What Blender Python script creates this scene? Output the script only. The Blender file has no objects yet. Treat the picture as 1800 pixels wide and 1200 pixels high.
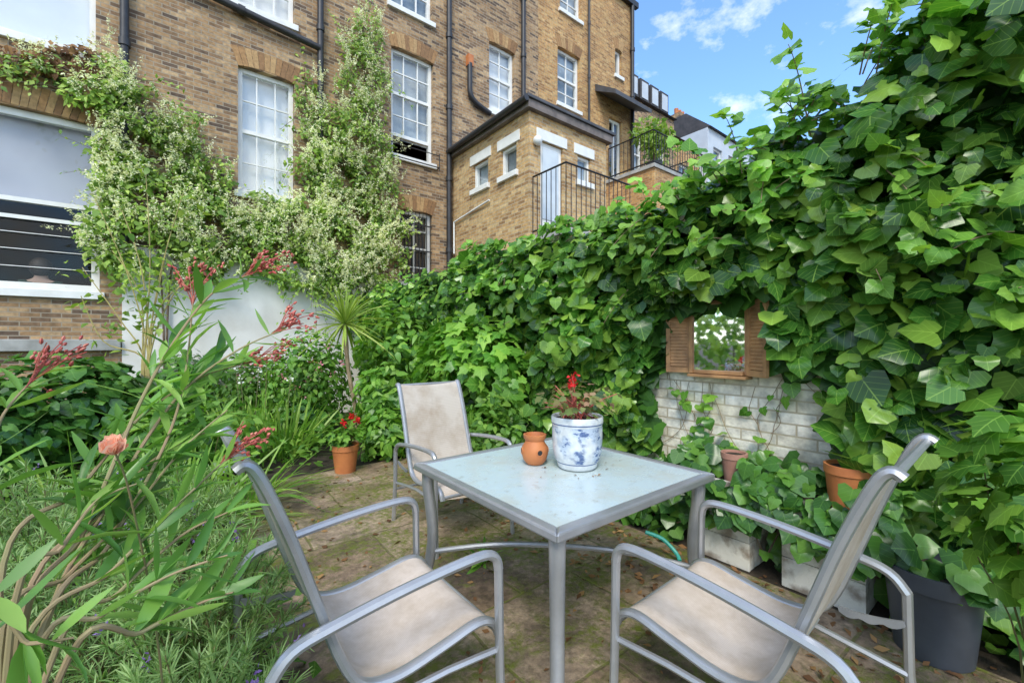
import bpy, bmesh, math, random
import numpy as np
from mathutils import Vector, Matrix
random.seed(7); rng=np.random.default_rng(7)
R=math.radians
S=bpy.context.scene; COL=S.collection
F=760.; CH=1.35
YAW=math.atan2(.62,.784); sa,ca=math.sin(YAW),math.cos(YAW)
CAM=Vector((0,0,CH))
def ray(px,py):
    X=(px-900)/F; Z=(600-py)/F
    return Vector((ca*X+sa,-sa*X+ca,Z))
def at(px,py,d): return CAM+ray(px,py)*d
def onX(px,py,x): r=ray(px,py); return CAM+r*(x/r.x)
def onY(px,py,y): r=ray(px,py); return CAM+r*(y/r.y)
def onZ(px,py,z): r=ray(px,py); return CAM+r*((z-CH)/r.z)
# ------------------------------------------------------------------ materials
def newmat(name):
    m=bpy.data.materials.new(name); m.use_nodes=True
    nt=m.node_tree; b=nt.nodes['Principled BSDF']
    return m,nt,b
def nd(nt,t,**k):
    n=nt.nodes.new(t)
    for a,v in k.items(): setattr(n,a,v)
    return n
def mathn(nt,op,a,b=None,clamp=False):
    n=nd(nt,'ShaderNodeMath',operation=op,use_clamp=clamp)
    for i,v in enumerate((a,b)):
        if v is None: continue
        if isinstance(v,(int,float)): n.inputs[i].default_value=v
        else: nt.links.new(v,n.inputs[i])
    return n.outputs[0]
def mixc(nt,fac,a,b,bt='MIX'):
    n=nd(nt,'ShaderNodeMix',data_type='RGBA',blend_type=bt)
    for s,v in ((n.inputs[0],fac),(n.inputs[6],a),(n.inputs[7],b)):
        if isinstance(v,(int,float)): s.default_value=v
        elif isinstance(v,tuple): s.default_value=(*v,1)
        else: nt.links.new(v,s)
    return n.outputs[2]
def ramp(nt,fac,stops,const=False):
    n=nd(nt,'ShaderNodeValToRGB'); e=n.color_ramp.elements
    if const: n.color_ramp.interpolation='CONSTANT'
    while len(e)<len(stops): e.new(.5)
    for i,(p,c) in enumerate(stops): e[i].position=p; e[i].color=(*c,1) if isinstance(c,tuple) else (c,c,c,1)
    nt.links.new(fac,n.inputs[0]); return n.outputs[0]
def noise(nt,scale,detail=4,vec=None,rough=.55):
    n=nd(nt,'ShaderNodeTexNoise'); n.inputs['Scale'].default_value=scale; n.inputs['Detail'].default_value=detail; n.inputs['Roughness'].default_value=rough
    if vec is None:
        tc=nd(nt,'ShaderNodeTexCoord'); vec=tc.outputs['Object']
    nt.links.new(vec,n.inputs['Vector']); return n.outputs['Fac']
def bump(nt,b,h,st=.3,dist=.01):
    n=nd(nt,'ShaderNodeBump'); n.inputs['Strength'].default_value=st; n.inputs['Distance'].default_value=dist
    nt.links.new(h,n.inputs['Height']); nt.links.new(n.outputs[0],b.inputs['Normal'])
def pm(name,c1,c2=None,scale=6,rough=.6,metal=0,bmp=0,lo=.35,hi=.65,bscale=None):
    m,nt,b=newmat(name)
    c2=c2 or tuple(x*.7 for x in c1)
    f=noise(nt,scale,6)
    nt.links.new(ramp(nt,f,[(lo,c1),(hi,c2)]),b.inputs['Base Color'])
    b.inputs['Roughness'].default_value=rough; b.inputs['Metallic'].default_value=metal
    if bmp: bump(nt,b,noise(nt,bscale or scale*6,5),bmp)
    return m
def leafmat(name,dark,mid,light,rough=.42,vein=.5,trans=.25,nscale=1.6,lo=.65,tt=(1.5,1.6,.7)):
    m,nt,b=newmat(name)
    g=nd(nt,'ShaderNodeNewGeometry')
    c=ramp(nt,g.outputs['Random Per Island'],[(.05,dark),(.55,mid),(.97,light)])
    k=ramp(nt,noise(nt,nscale,3),[(.3,lo),(.7,1.3)])
    c=mixc(nt,1.0,c,k,'MULTIPLY')
    if vein:
        tc=nd(nt,'ShaderNodeUVMap'); sp=nd(nt,'ShaderNodeSeparateXYZ'); nt.links.new(tc.outputs[0],sp.inputs[0])
        ax=mathn(nt,'ABSOLUTE',mathn(nt,'SUBTRACT',sp.outputs[0],.5))
        mid_=mathn(nt,'LESS_THAN',ax,.016)
        w=mathn(nt,'FRACT',mathn(nt,'SUBTRACT',mathn(nt,'MULTIPLY',sp.outputs[1],4.2),mathn(nt,'MULTIPLY',ax,3.8)))
        sv=mathn(nt,'LESS_THAN',w,.10)
        v=mathn(nt,'MAXIMUM',mid_,mathn(nt,'MULTIPLY',sv,.55))
        c=mixc(nt,mathn(nt,'MULTIPLY',v,vein),c,tuple(min(1,x*1.4+.03) for x in light))
    nt.links.new(c,b.inputs['Base Color']); b.inputs['Roughness'].default_value=rough
    if trans:
        t=nd(nt,'ShaderNodeBsdfTranslucent'); nt.links.new(mixc(nt,1.0,c,tt,'MULTIPLY'),t.inputs[0])
        mx=nd(nt,'ShaderNodeMixShader'); mx.inputs[0].default_value=trans
        nt.links.new(b.outputs[0],mx.inputs[1]); nt.links.new(t.outputs[0],mx.inputs[2])
        nt.links.new(mx.outputs[0],nt.nodes['Material Output'].inputs[0])
    return m
def brickmat(name,stops,mortar=(.30,.26,.21),bw=.195,rh=.062,stain=.72,ms=.006,bs=.5):
    m,nt,b=newmat(name)
    tc=nd(nt,'ShaderNodeTexCoord'); sp=nd(nt,'ShaderNodeSeparateXYZ'); nt.links.new(tc.outputs['Object'],sp.inputs[0])
    cb=nd(nt,'ShaderNodeCombineXYZ'); nt.links.new(mathn(nt,'ADD',sp.outputs[0],sp.outputs[1]),cb.inputs[0]); nt.links.new(sp.outputs[2],cb.inputs[1])
    br=nd(nt,'ShaderNodeTexBrick'); nt.links.new(cb.outputs[0],br.inputs['Vector'])
    for k,v in (('Color1',(0,0,0,1)),('Color2',(1,1,1,1)),('Mortar',(.5,.5,.5,1)),('Scale',1.0),('Mortar Size',ms),('Mortar Smooth',.1),('Bias',0.0),('Brick Width',bw),('Row Height',rh)): br.inputs[k].default_value=v
    c=ramp(nt,br.outputs['Color'],stops)
    c=mixc(nt,1.0,c,ramp(nt,noise(nt,14,5,cb.outputs[0]),[(.3,.65),(.7,1.3)]),'MULTIPLY')
    c=mixc(nt,br.outputs['Fac'],c,mortar)
    c=mixc(nt,1.0,c,ramp(nt,noise(nt,.7,6,cb.outputs[0],.65),[(.3,stain),(.62,1.12)]),'MULTIPLY')
    nt.links.new(c,b.inputs['Base Color']); b.inputs['Roughness'].default_value=.9
    bump(nt,b,mathn(nt,'SUBTRACT',noise(nt,30,4,cb.outputs[0]),br.outputs['Fac']),bs,.008)
    return m
M={}
M['brickA']=brickmat('brown_brick',[(0,(.10,.068,.05)),(.22,(.22,.135,.075)),(.5,(.33,.20,.10)),(.75,(.40,.255,.13)),(1,(.46,.315,.175))],mortar=(.33,.28,.21),stain=.78)
M['brickB']=brickmat('ochre_brick',[(0,(.27,.14,.05)),(.3,(.42,.22,.08)),(.6,(.50,.28,.10)),(1,(.56,.36,.15))],mortar=(.38,.30,.2),stain=.8)
M['brickC']=brickmat('yellow_brick',[(0,(.27,.155,.07)),(.3,(.43,.26,.11)),(.6,(.51,.325,.14)),(1,(.57,.41,.21))],mortar=(.42,.35,.25),stain=.82)
M['cream_brick']=brickmat('whitewashed_brick',[(0,(.66,.60,.47)),(.5,(.78,.73,.62)),(1,(.84,.80,.70))],mortar=(.50,.43,.31),bw=.225,rh=.075,stain=.75,ms=.006,bs=.8)
def islmat(name,stops,rough=.85):
    m,nt,b=newmat(name); g=nd(nt,'ShaderNodeNewGeometry')
    c=ramp(nt,g.outputs['Random Per Island'],stops)
    c=mixc(nt,1.0,c,ramp(nt,noise(nt,20,4),[(.3,.75),(.7,1.2)]),'MULTIPLY')
    nt.links.new(c,b.inputs['Base Color']); b.inputs['Roughness'].default_value=rough; return m
M['arch']=islmat('arch_brick',[(0,(.20,.11,.055)),(.5,(.36,.20,.085)),(1,(.44,.28,.13))])
M['white']=pm('white_paint',(.82,.82,.80),(.72,.72,.69),5,.5)
M['render']=pm('white_render',(.84,.82,.78),(.66,.63,.58),1.6,.85,bmp=.25)
M['stone']=pm('grey_stone',(.42,.42,.40),(.28,.28,.26),5,.85)
M['pipe']=pm('black_pipe_paint',(.035,.035,.04),(.02,.02,.022),8,.45)
M['iron']=pm('black_iron',(.02,.02,.02),(.012,.012,.012),8,.5)
M['lead']=pm('dark_roofing',(.09,.09,.10),(.05,.05,.055),3,.6)
M['fascia']=pm('weathered_fascia',(.22,.18,.16),(.12,.10,.09),6,.7)
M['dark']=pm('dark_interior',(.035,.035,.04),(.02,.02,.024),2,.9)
M['blind']=pm('white_blind',(.86,.87,.88),(.78,.79,.81),1.5,.9)
M['greyreflect']=pm('lilac_grey_reflection',(.50,.50,.56),(.42,.42,.49),1.5,.9)  # flat tone stands in for sky and foliage reflected in the glass
M['curtain']=pm('grey_curtain',(.55,.60,.64),(.20,.24,.27),1.3,.9,lo=.4,hi=.6)
def glassmat(name,base):
    m,nt,b=newmat(name); nt.nodes.remove(b)
    t=nd(nt,'ShaderNodeBsdfTransparent'); t.inputs[0].default_value=(.93,.95,.95,1)
    g=nd(nt,'ShaderNodeBsdfGlossy'); g.inputs['Roughness'].default_value=.02
    lw=nd(nt,'ShaderNodeLayerWeight'); lw.inputs[0].default_value=.5
    f=mathn(nt,'ADD',mathn(nt,'MULTIPLY',mathn(nt,'POWER',lw.outputs['Facing'],3.),.7),base,True)
    mx=nd(nt,'ShaderNodeMixShader'); nt.links.new(f,mx.inputs[0]); nt.links.new(t.outputs[0],mx.inputs[1]); nt.links.new(g.outputs[0],mx.inputs[2])
    nt.links.new(mx.outputs[0],nt.nodes['Material Output'].inputs[0]); return m
M['glass']=glassmat('window_glass',.10)
M['glass2']=glassmat('clear_window_glass',.03)
M['metal']=pm('silver_grey_paint',(.46,.47,.49),(.40,.41,.43),12,.34,.55)
M['bracket']=pm('dull_grey_paint',(.30,.31,.33),(.24,.25,.27),12,.55,.3)
M['peel']=pm('peeling_white_paint',(.72,.70,.64),(.30,.25,.20),7,.85,bmp=.5,lo=.46,hi=.62)
M['terra']=pm('terracotta',(.56,.20,.065),(.44,.145,.05),7,.6,bmp=.12)
M['terra2']=pm('pink_terracotta',(.45,.24,.18),(.34,.16,.11),7,.85)
M['soil']=pm('dark_soil',(.06,.045,.03),(.03,.022,.015),14,.95,bmp=.6)
M['wood']=pm('weathered_orange_wood',(.52,.28,.12),(.28,.15,.07),9,.7,bmp=.3)
M['plastic']=pm('blue_grey_plastic',(.075,.085,.105),(.05,.056,.07),5,.45)
M['stem']=pm('green_stem',(.12,.16,.05),(.20,.15,.07),8,.7)
M['bark']=pm('brown_bark',(.20,.14,.09),(.10,.07,.045),10,.9,bmp=.4)
M['tan']=pm('tan_stem',(.34,.25,.15),(.20,.14,.08),10,.8)
M['ostem']=pm('oleander_stem',(.30,.27,.13),(.32,.22,.13),9,.7)
M['skin']=pm('skin',(.5,.33,.25),(.48,.3,.23),5,.6)
M['hair']=pm('dark_hair',(.03,.02,.015),(.05,.03,.02),20,.6)
M['shirt']=pm('dark_green_cloth',(.03,.07,.055),(.02,.05,.04),10,.9)
M['hose']=pm('teal_plastic',(.05,.42,.33),(.04,.36,.28),8,.4)
M['palebl']=pm('pale_blue_render',(.56,.62,.68),(.48,.53,.60),2,.85)
M['slate']=pm('dark_slate',(.07,.065,.07),(.035,.035,.04),4,.7)
m,nt,b=newmat('mirror_glass'); b.inputs['Metallic'].default_value=1; b.inputs['Roughness'].default_value=.03; b.inputs['Base Color'].default_value=(.88,.91,.90,1); M['mirror']=m
m,nt,b=newmat('frosted_glass')
f1=ramp(nt,noise(nt,3.2,8,None,.7),[(.46,0.),(.70,1.)])
f2=ramp(nt,noise(nt,19,8,None,.75),[(.58,0.),(.66,1.)])
c=mixc(nt,mathn(nt,'MULTIPLY',f1,.55),(.53,.64,.66),(.42,.38,.25)); c=mixc(nt,mathn(nt,'MULTIPLY',f2,.42),c,(.22,.17,.09))
nt.links.new(c,b.inputs['Base Color']); nt.links.new(ramp(nt,f1,[(0,.22),(1,.5)]),b.inputs['Roughness']); M['frost']=m
def sling(name,c1,c2):
    m,nt,b=newmat(name)
    c=mixc(nt,ramp(nt,noise(nt,5,7,None,.65),[(.40,0.),(.70,1.)]),c1,c2)
    tc=nd(nt,'ShaderNodeTexCoord')
    ws=[]
    for d in ('X','Y'):
        w=nd(nt,'ShaderNodeTexWave',bands_direction=d); w.inputs['Scale'].default_value=70; nt.links.new(tc.outputs['Object'],w.inputs['Vector']); ws.append(w.outputs['Fac'])
    wv=mathn(nt,'MULTIPLY',ws[0],ws[1])
    c=mixc(nt,.5,c,mixc(nt,1.,c,ramp(nt,wv,[(0.,.72),(1.,1.1)]),'MULTIPLY'))
    nt.links.new(c,b.inputs['Base Color']); b.inputs['Roughness'].default_value=.85; bump(nt,b,wv,.25,.002); return m
M['sling']=sling('cream_sling_fabric',(.74,.64,.55),(.48,.38,.28))
M['sling2']=sling('taupe_sling_fabric',(.60,.54,.47),(.43,.35,.27))
# paving
m,nt,b=newmat('sandstone_paving')
tc=nd(nt,'ShaderNodeTexCoord'); br=nd(nt,'ShaderNodeTexBrick'); 
nv=nd(nt,'ShaderNodeTexNoise'); nv.inputs['Scale'].default_value=3; nt.links.new(tc.outputs['Object'],nv.inputs['Vector'])
vm=nd(nt,'ShaderNodeVectorMath',operation='SCALE'); nt.links.new(nv.outputs['Color'],vm.inputs[0]); vm.inputs['Scale'].default_value=.05
va=nd(nt,'ShaderNodeVectorMath',operation='ADD'); nt.links.new(tc.outputs['Object'],va.inputs[0]); nt.links.new(vm.outputs[0],va.inputs[1]); nt.links.new(va.outputs[0],br.inputs['Vector'])
for k,v in (('Color1',(0,0,0,1)),('Color2',(1,1,1,1)),('Mortar',(.5,.5,.5,1)),('Scale',1.0),('Mortar Size',.010),('Mortar Smooth',.6),('Brick Width',.75),('Row Height',.6)): br.inputs[k].default_value=v
c=ramp(nt,br.outputs['Color'],[(0,(.28,.195,.13)),(.5,(.35,.255,.175)),(1,(.40,.305,.22))])
c=mixc(nt,1.,c,ramp(nt,noise(nt,1.7,9,None,.72),[(.38,.32),(.58,1.2)]),'MULTIPLY')
c=mixc(nt,1.,c,ramp(nt,noise(nt,28,6,None,.75),[(.3,.5),(.7,1.35)]),'MULTIPLY')
c=mixc(nt,mathn(nt,'MULTIPLY',br.outputs['Fac'],.55),c,(.08,.07,.03))
ms=ramp(nt,noise(nt,1.9,9,None,.78),[(.44,0.),(.54,1.)])
ms=mathn(nt,'MULTIPLY',mathn(nt,'MAXIMUM',ms,mathn(nt,'MULTIPLY',br.outputs['Fac'],.8)),ramp(nt,noise(nt,24,6,None,.7),[(.40,.05),(.58,.95)]))
c=mixc(nt,ms,c,(.15,.175,.024))
nt.links.new(c,b.inputs['Base Color']); nt.links.new(ramp(nt,noise(nt,2.2,6),[(.4,.36),(.6,.85)]),b.inputs['Roughness'])
bump(nt,b,mathn(nt,'ADD',mathn(nt,'SUBTRACT',noise(nt,22,6),br.outputs['Fac']),ms),.5,.012); M['paving']=m
# blue and white pot
m,nt,b=newmat('blue_white_glaze')
tc=nd(nt,'ShaderNodeTexCoord'); sp=nd(nt,'ShaderNodeSeparateXYZ'); nt.links.new(tc.outputs['Object'],sp.inputs[0])
mp=nd(nt,'ShaderNodeMapping'); mp.inputs['Scale'].default_value=(1,1,1.9); nt.links.new(tc.outputs['Object'],mp.inputs[0])
n1=noise(nt,21,8,mp.outputs[0],.72)
tr=ramp(nt,n1,[(.50,0.),(.55,1.)])
big=ramp(nt,noise(nt,10,2),[(.44,0.),(.56,1.)])
band=mathn(nt,'MULTIPLY',mathn(nt,'GREATER_THAN',sp.outputs[2],.035),mathn(nt,'LESS_THAN',sp.outputs[2],.205))
msk=mathn(nt,'MULTIPLY',mathn(nt,'MULTIPLY',tr,big),band)
hl=mathn(nt,'LESS_THAN',mathn(nt,'ABSOLUTE',mathn(nt,'SUBTRACT',sp.outputs[2],.216)),.003)
hl2=mathn(nt,'LESS_THAN',mathn(nt,'ABSOLUTE',mathn(nt,'SUBTRACT',sp.outputs[2],.030)),.003)
msk=mathn(nt,'MAXIMUM',msk,mathn(nt,'MAXIMUM',hl,hl2))
c=mixc(nt,mathn(nt,'MULTIPLY',msk,.9),mixc(nt,mathn(nt,'MULTIPLY',big,band),(.68,.71,.73),(.48,.56,.67)),(.05,.10,.26))
c=mixc(nt,1.,c,ramp(nt,noise(nt,30,5),[(.35,.85),(.6,1.05)]),'MULTIPLY')
nt.links.new(c,b.inputs['Base Color']); b.inputs['Roughness'].default_value=.25; M['bluepot']=m
# leaves
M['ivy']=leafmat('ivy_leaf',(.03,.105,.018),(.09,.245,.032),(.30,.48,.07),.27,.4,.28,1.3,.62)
M['ivyin']=leafmat('inner_ivy_leaf',(.022,.068,.012),(.045,.135,.02),(.08,.21,.032),.42,.2,.25)  # darker copy of the ivy leaf, shade of the gaps put into its colour
M['ivydark']=leafmat('dark_ivy_leaf',(.03,.10,.02),(.07,.20,.032),(.16,.34,.055),.30,.3,.25)
M['bright']=leafmat('bright_leaf',(.07,.21,.025),(.17,.37,.045),(.29,.50,.075),.40,.45,.32)
M['mid']=leafmat('mid_green_leaf',(.06,.18,.025),(.15,.33,.042),(.26,.45,.07),.42,.3,.32)
M['vine']=leafmat('vine_leaf',(.10,.20,.028),(.23,.37,.055),(.40,.52,.10),.5,0,.3,lo=.75)
M['olean']=leafmat('oleander_leaf',(.08,.21,.04),(.17,.36,.065),(.32,.51,.12),.34,0,.32,4,.8)
M['lav']=leafmat('grey_green_needle',(.14,.26,.08),(.26,.41,.14),(.40,.54,.24),.6,0,.3,lo=.8)
M['grass']=leafmat('strap_leaf',(.11,.25,.035),(.22,.40,.06),(.37,.51,.11),.42,0,.32,lo=.75)
M['cord']=leafmat('cordyline_leaf',(.20,.31,.05),(.34,.46,.08),(.50,.57,.14),.45,0,.3)
M['cream']=leafmat('cream_blossom',(.62,.65,.32),(.78,.79,.50),(.86,.86,.66),.7,0,.35,lo=.9,tt=(1.1,1.1,.9))
M['dry']=leafmat('dry_leaf',(.12,.055,.022),(.26,.13,.05),(.40,.23,.09),.8,0,.15)
M['redleaf']=leafmat('reddish_leaf',(.13,.19,.045),(.24,.22,.08),(.48,.24,.18),.6,0,.25)
M['red']=leafmat('red_petal',(.50,.01,.012),(.66,.02,.02),(.78,.05,.04),.5,0,.2,lo=.85)
M['pink']=leafmat('pink_petal',(.55,.14,.22),(.7,.25,.33),(.8,.42,.45),.5,0,.25,lo=.8)
M['bud']=leafmat('dusty_red_bud',(.26,.04,.035),(.42,.075,.06),(.52,.18,.12),.5,0,0,lo=.8)
M['peach']=leafmat('peach_petal',(.82,.42,.26),(.88,.55,.40),(.9,.66,.52),.55,0,.35,lo=.9,tt=(1.1,1.,.9))
M['purple']=leafmat('purple_floret',(.14,.08,.28),(.22,.13,.4),(.32,.22,.5),.6,0,.2)
M['wflower']=leafmat('white_petal',(.7,.7,.66),(.8,.8,.76),(.85,.85,.8),.5,0,.2,lo=.9)
# ------------------------------------------------------------------ object helpers
def wloc(p):
    v=Vector((0,0,0))
    while p is not None: v+=p.location; p=p.parent
    return v
def tag(o,label=None,cat=None,group=None,kind=None):
    if label: o['label']=label
    if cat: o['category']=cat
    if group: o['group']=group
    if kind: o['kind']=kind
    return o
def thing(name,label,cat,loc=(0,0,0),group=None):
    o=bpy.data.objects.new(name,None); COL.objects.link(o); o.location=loc; o.empty_display_size=.1
    return tag(o,label,cat,group)
def link(name,me,m,parent,origin):
    if m: me.materials.append(m)
    o=bpy.data.objects.new(name,me); COL.objects.link(o)
    if parent is not None: o.parent=parent
    elif origin is not None: o.location=origin
    return o
class MB:
    def __init__(s): s.v=[]; s.f=[]
    def box(s,x0,x1,y0,y1,z0,z1):
        x0,x1=min(x0,x1),max(x0,x1); y0,y1=min(y0,y1),max(y0,y1); z0,z1=min(z0,z1),max(z0,z1)
        k=len(s.v); s.v+=[(x,y,z) for z in (z0,z1) for y in (y0,y1) for x in (x0,x1)]
        s.f+=[tuple(k+i for i in q) for q in ((0,2,3,1),(4,5,7,6),(0,1,5,4),(2,6,7,3),(0,4,6,2),(1,3,7,5))]; return s
    def mbox(s,mp,a0,a1,b0,b1,z0,z1):
        p=mp(a0,b0,z0); q=mp(a1,b1,z1); return s.box(p[0],q[0],p[1],q[1],p[2],q[2])
    def poly(s,pts):
        k=len(s.v); s.v+=[tuple(p) for p in pts]; s.f.append(tuple(range(k,k+len(pts)))); return s
    def hexa(s,p8):
        k=len(s.v); s.v+=[tuple(p) for p in p8]
        s.f+=[tuple(k+i for i in q) for q in ((0,3,2,1),(4,5,6,7),(0,1,5,4),(1,2,6,5),(2,3,7,6),(3,0,4,7))]; return s
    def tube(s,pts,r,n=8,flat=1.0,sm=0):
        pts=[Vector(p) for p in pts]
        if sm: pts=smooth(pts,sm)
        m_=len(pts); rs=[r]*m_ if isinstance(r,(int,float)) else [np.interp(i/(m_-1),np.linspace(0,1,len(r)),r) for i in range(m_)]
        k=len(s.v); up=None
        for i,p in enumerate(pts):
            t=(pts[min(i+1,m_-1)]-pts[max(i-1,0)]).normalized()
            if up is None:
                up=Vector((0,1,0)) if abs(t.y)<.9 else Vector((1,0,0))
            a=(up-t*up.dot(t)).normalized(); up=a; b_=t.cross(a)
            for j in range(n):
                an=2*math.pi*j/n; s.v.append(tuple(p+a*(rs[i]*math.cos(an))+b_*(rs[i]*flat*math.sin(an))))
        for i in range(m_-1):
            for j in range(n):
                s.f.append((k+i*n+j,k+i*n+(j+1)%n,k+(i+1)*n+(j+1)%n,k+(i+1)*n+j))
        s.f.append(tuple(k+j for j in range(n))[::-1]); s.f.append(tuple(k+(m_-1)*n+j for j in range(n))); return s
    def lathe(s,prof,c=(0,0,0),n=28):
        k=len(s.v); m_=len(prof)
        for r,z in prof:
            for j in range(n):
                a=2*math.pi*j/n; s.v.append((c[0]+r*math.cos(a),c[1]+r*math.sin(a),c[2]+z))
        for i in range(m_-1):
            for j in range(n): s.f.append((k+i*n+j,k+i*n+(j+1)%n,k+(i+1)*n+(j+1)%n,k+(i+1)*n+j))
        s.f.append(tuple(k+j for j in range(n))[::-1]); s.f.append(tuple(k+(m_-1)*n+j for j in range(n))); return s
    def sphere(s,c,r,n=10,sq=1):
        return s.lathe([(max(.001,r*math.sin(math.pi*i/n)),-r*sq*math.cos(math.pi*i/n)) for i in range(n+1)],c,n*2)
    def build(s,name,m,parent=None,origin=None,sm=True,bevel=0):
        off=wloc(parent) if parent is not None else Vector(origin or (0,0,0))
        me=bpy.data.meshes.new(name); me.from_pydata([(x-off.x,y-off.y,z-off.z) for x,y,z in s.v],[],s.f)
        if sm:
            me.polygons.foreach_set('use_smooth',[True]*len(me.polygons)); me.set_sharp_from_angle(angle=R(40))
        me.update(); o=link(name,me,m,parent,origin)
        if bevel:
            bv=o.modifiers.new('Bevel','BEVEL'); bv.width=bevel; bv.segments=2; bv.limit_method='ANGLE'
        return o
def smooth(pts,k):
    out=[]; n=len(pts)
    for i in range(n-1):
        p0,p1,p2,p3=pts[max(i-1,0)],pts[i],pts[i+1],pts[min(i+2,n-1)]
        for j in range(k):
            t=j/k
            out.append(.5*((2*p1)+(p2-p0)*t+(2*p0-5*p1+4*p2-p3)*t*t+(3*p1-p0-3*p2+p3)*t**3))
    out.append(pts[-1]); return out
# ------------------------------------------------------------------ leaves
def leaf_t(my,ol,fold=.18,droop=.25,wav=0):
    V=[];Fc=[];n=len(my)
    z=lambda x,y:fold*abs(x)-droop*y*y-.45*x*x+wav*math.sin(y*8)*abs(x)
    for y in my: V.append((0,y,z(0,y)))
    for sgn in (1,-1):
        for x,y in ol: V.append((sgn*x,y,z(x,y)))
    for i in range(n-1):
        Fc.append((i,n+i,n+i+1,i+1)); Fc.append((i,i+1,2*n+i+1,2*n+i))
    return np.array(V,float),Fc
T_IVY=leaf_t([0,.05,.2,.38,.55,.72,.88],[(.06,-.07),(.34,-.19),(.57,-.02),(.52,.25),(.47,.46),(.26,.66),(.02,.90)],.16,.22,.14)
T_LOBE=leaf_t([0,.05,.2,.34,.55,.72,.95],[(.08,-.1),(.36,-.1),(.52,.18),(.36,.30),(.46,.56),(.2,.70),(.015,1.0)],.2,.3,.1)
T_OVATE=leaf_t([0,.25,.55,.95],[(.03,0),(.30,.22),(.27,.55),(.012,1.)],.2,.3)
T_LANCE=leaf_t([0,.2,.45,.75,.97],[(.010,0),(.06,.2),(.085,.45),(.062,.75),(.005,1.)],.35,.14)
T_SMALL=leaf_t([0,.45,.95],[(.04,0),(.3,.42),(.02,1.)],.25,.2)
T_PETAL=leaf_t([0,.5,.95],[(.12,0),(.42,.6),(.2,1.)],.1,-.3)
def arr(x): return np.asarray(x,float)
def nrm(a): return a/np.maximum(np.linalg.norm(a,axis=1,keepdims=True),1e-9)
def meshnp(name,verts,faces_k,k,n,uv,m,parent,origin):
    off=arr(wloc(parent)) if parent is not None else arr(origin if origin is not None else (0,0,0))
    verts=verts.reshape(-1,3)-off
    me=bpy.data.meshes.new(name); nf=len(faces_k)
    fl=np.array([i for f in faces_k for i in f]); st=np.cumsum([0]+[len(f) for f in faces_k])[:-1]; L=len(fl)
    lv=(fl[None]+np.arange(n)[:,None]*k).ravel(); ls=(st[None]+np.arange(n)[:,None]*L).ravel()
    me.vertices.add(n*k); me.vertices.foreach_set('co',verts.ravel().astype(np.float32))
    me.loops.add(n*L); me.loops.foreach_set('vertex_index',lv.astype(np.int32))
    me.polygons.add(n*nf); me.polygons.foreach_set('loop_start',ls.astype(np.int32))
    me.update(calc_edges=True); 
    u=me.uv_layers.new(name='UVMap'); u.data.foreach_set('uv',np.tile(uv[fl],(n,1)).ravel().astype(np.float32))
    me.polygons.foreach_set('use_smooth',np.ones(n*nf,bool)); me.validate()
    return link(name,me,m,parent,origin)
def leaves(name,tm,P,N,T,Sz,m,parent=None,origin=None,wj=.15):
    V,Fc=tm; P=arr(P); n=len(P); N=nrm(arr(N)); T=arr(T); T=nrm(T-(T*N).sum(1,keepdims=True)*N); X=np.cross(T,N)
    Sz=arr(Sz)*np.ones(n); w=1+rng.normal(0,wj,n); cz=1+rng.normal(0,.8,n)
    verts=P[:,None]+Sz[:,None,None]*(V[None,:,0:1]*w[:,None,None]*X[:,None]+V[None,:,1:2]*T[:,None]+V[None,:,2:3]*cz[:,None,None]*N[:,None])
    uv=np.stack([V[:,0]+.5,V[:,1]],1)
    return meshnp(name,verts,Fc,len(V),n,uv,m,parent,origin)
def ribbons(name,P,D,L,W,droop,m,parent=None,origin=None,seg=5,fold=.3):
    P=arr(P);n=len(P);D=nrm(arr(D));L=arr(L)*np.ones(n);W=arr(W)*np.ones(n);droop=arr(droop)*np.ones(n)
    sd=np.cross(D,np.tile([0,0,1.],(n,1))+rng.normal(0,.3,(n,3)));sd=nrm(sd); t=np.linspace(0,1,seg+1)
    c=P[:,None]+D[:,None]*(L[:,None]*t)[...,None]; c[...,2]-=(droop*L)[:,None]*t*t
    w=W[:,None]*(np.sqrt(np.maximum(1-t,0))*(.6+.8*t))[None]+.0006
    verts=np.stack([c-sd[:,None]*w[...,None],c+sd[:,None]*w[...,None]],2).reshape(n,-1,3)
    Fc=[(2*i,2*i+1,2*i+3,2*i+2) for i in range(seg)]
    uv=np.array([(u,v) for v in t for u in (0,1)],float)
    return meshnp(name,verts,Fc,2*(seg+1),n,uv,m,parent,origin)
def rnd(n,s=1): return rng.normal(0,s,(n,3))
def ell(c,rad,n,pw=.4):
    d=nrm(rnd(n)); r=rng.random(n)**pw
    return arr(c)+d*r[:,None]*arr(rad),d
def fn(a,b): return np.sin(a*2.1+1.3*np.sin(b*1.7))*.5+np.sin(b*3.3+a*1.1)*.3+np.sin(a*5.7-b*4.1)*.2
def lump(P,k=3.): return fn(P[:,0]*k+P[:,2]*k*.8,P[:,1]*k-P[:,2]*k*.6)
UP=np.array([0,0,1.])
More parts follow.
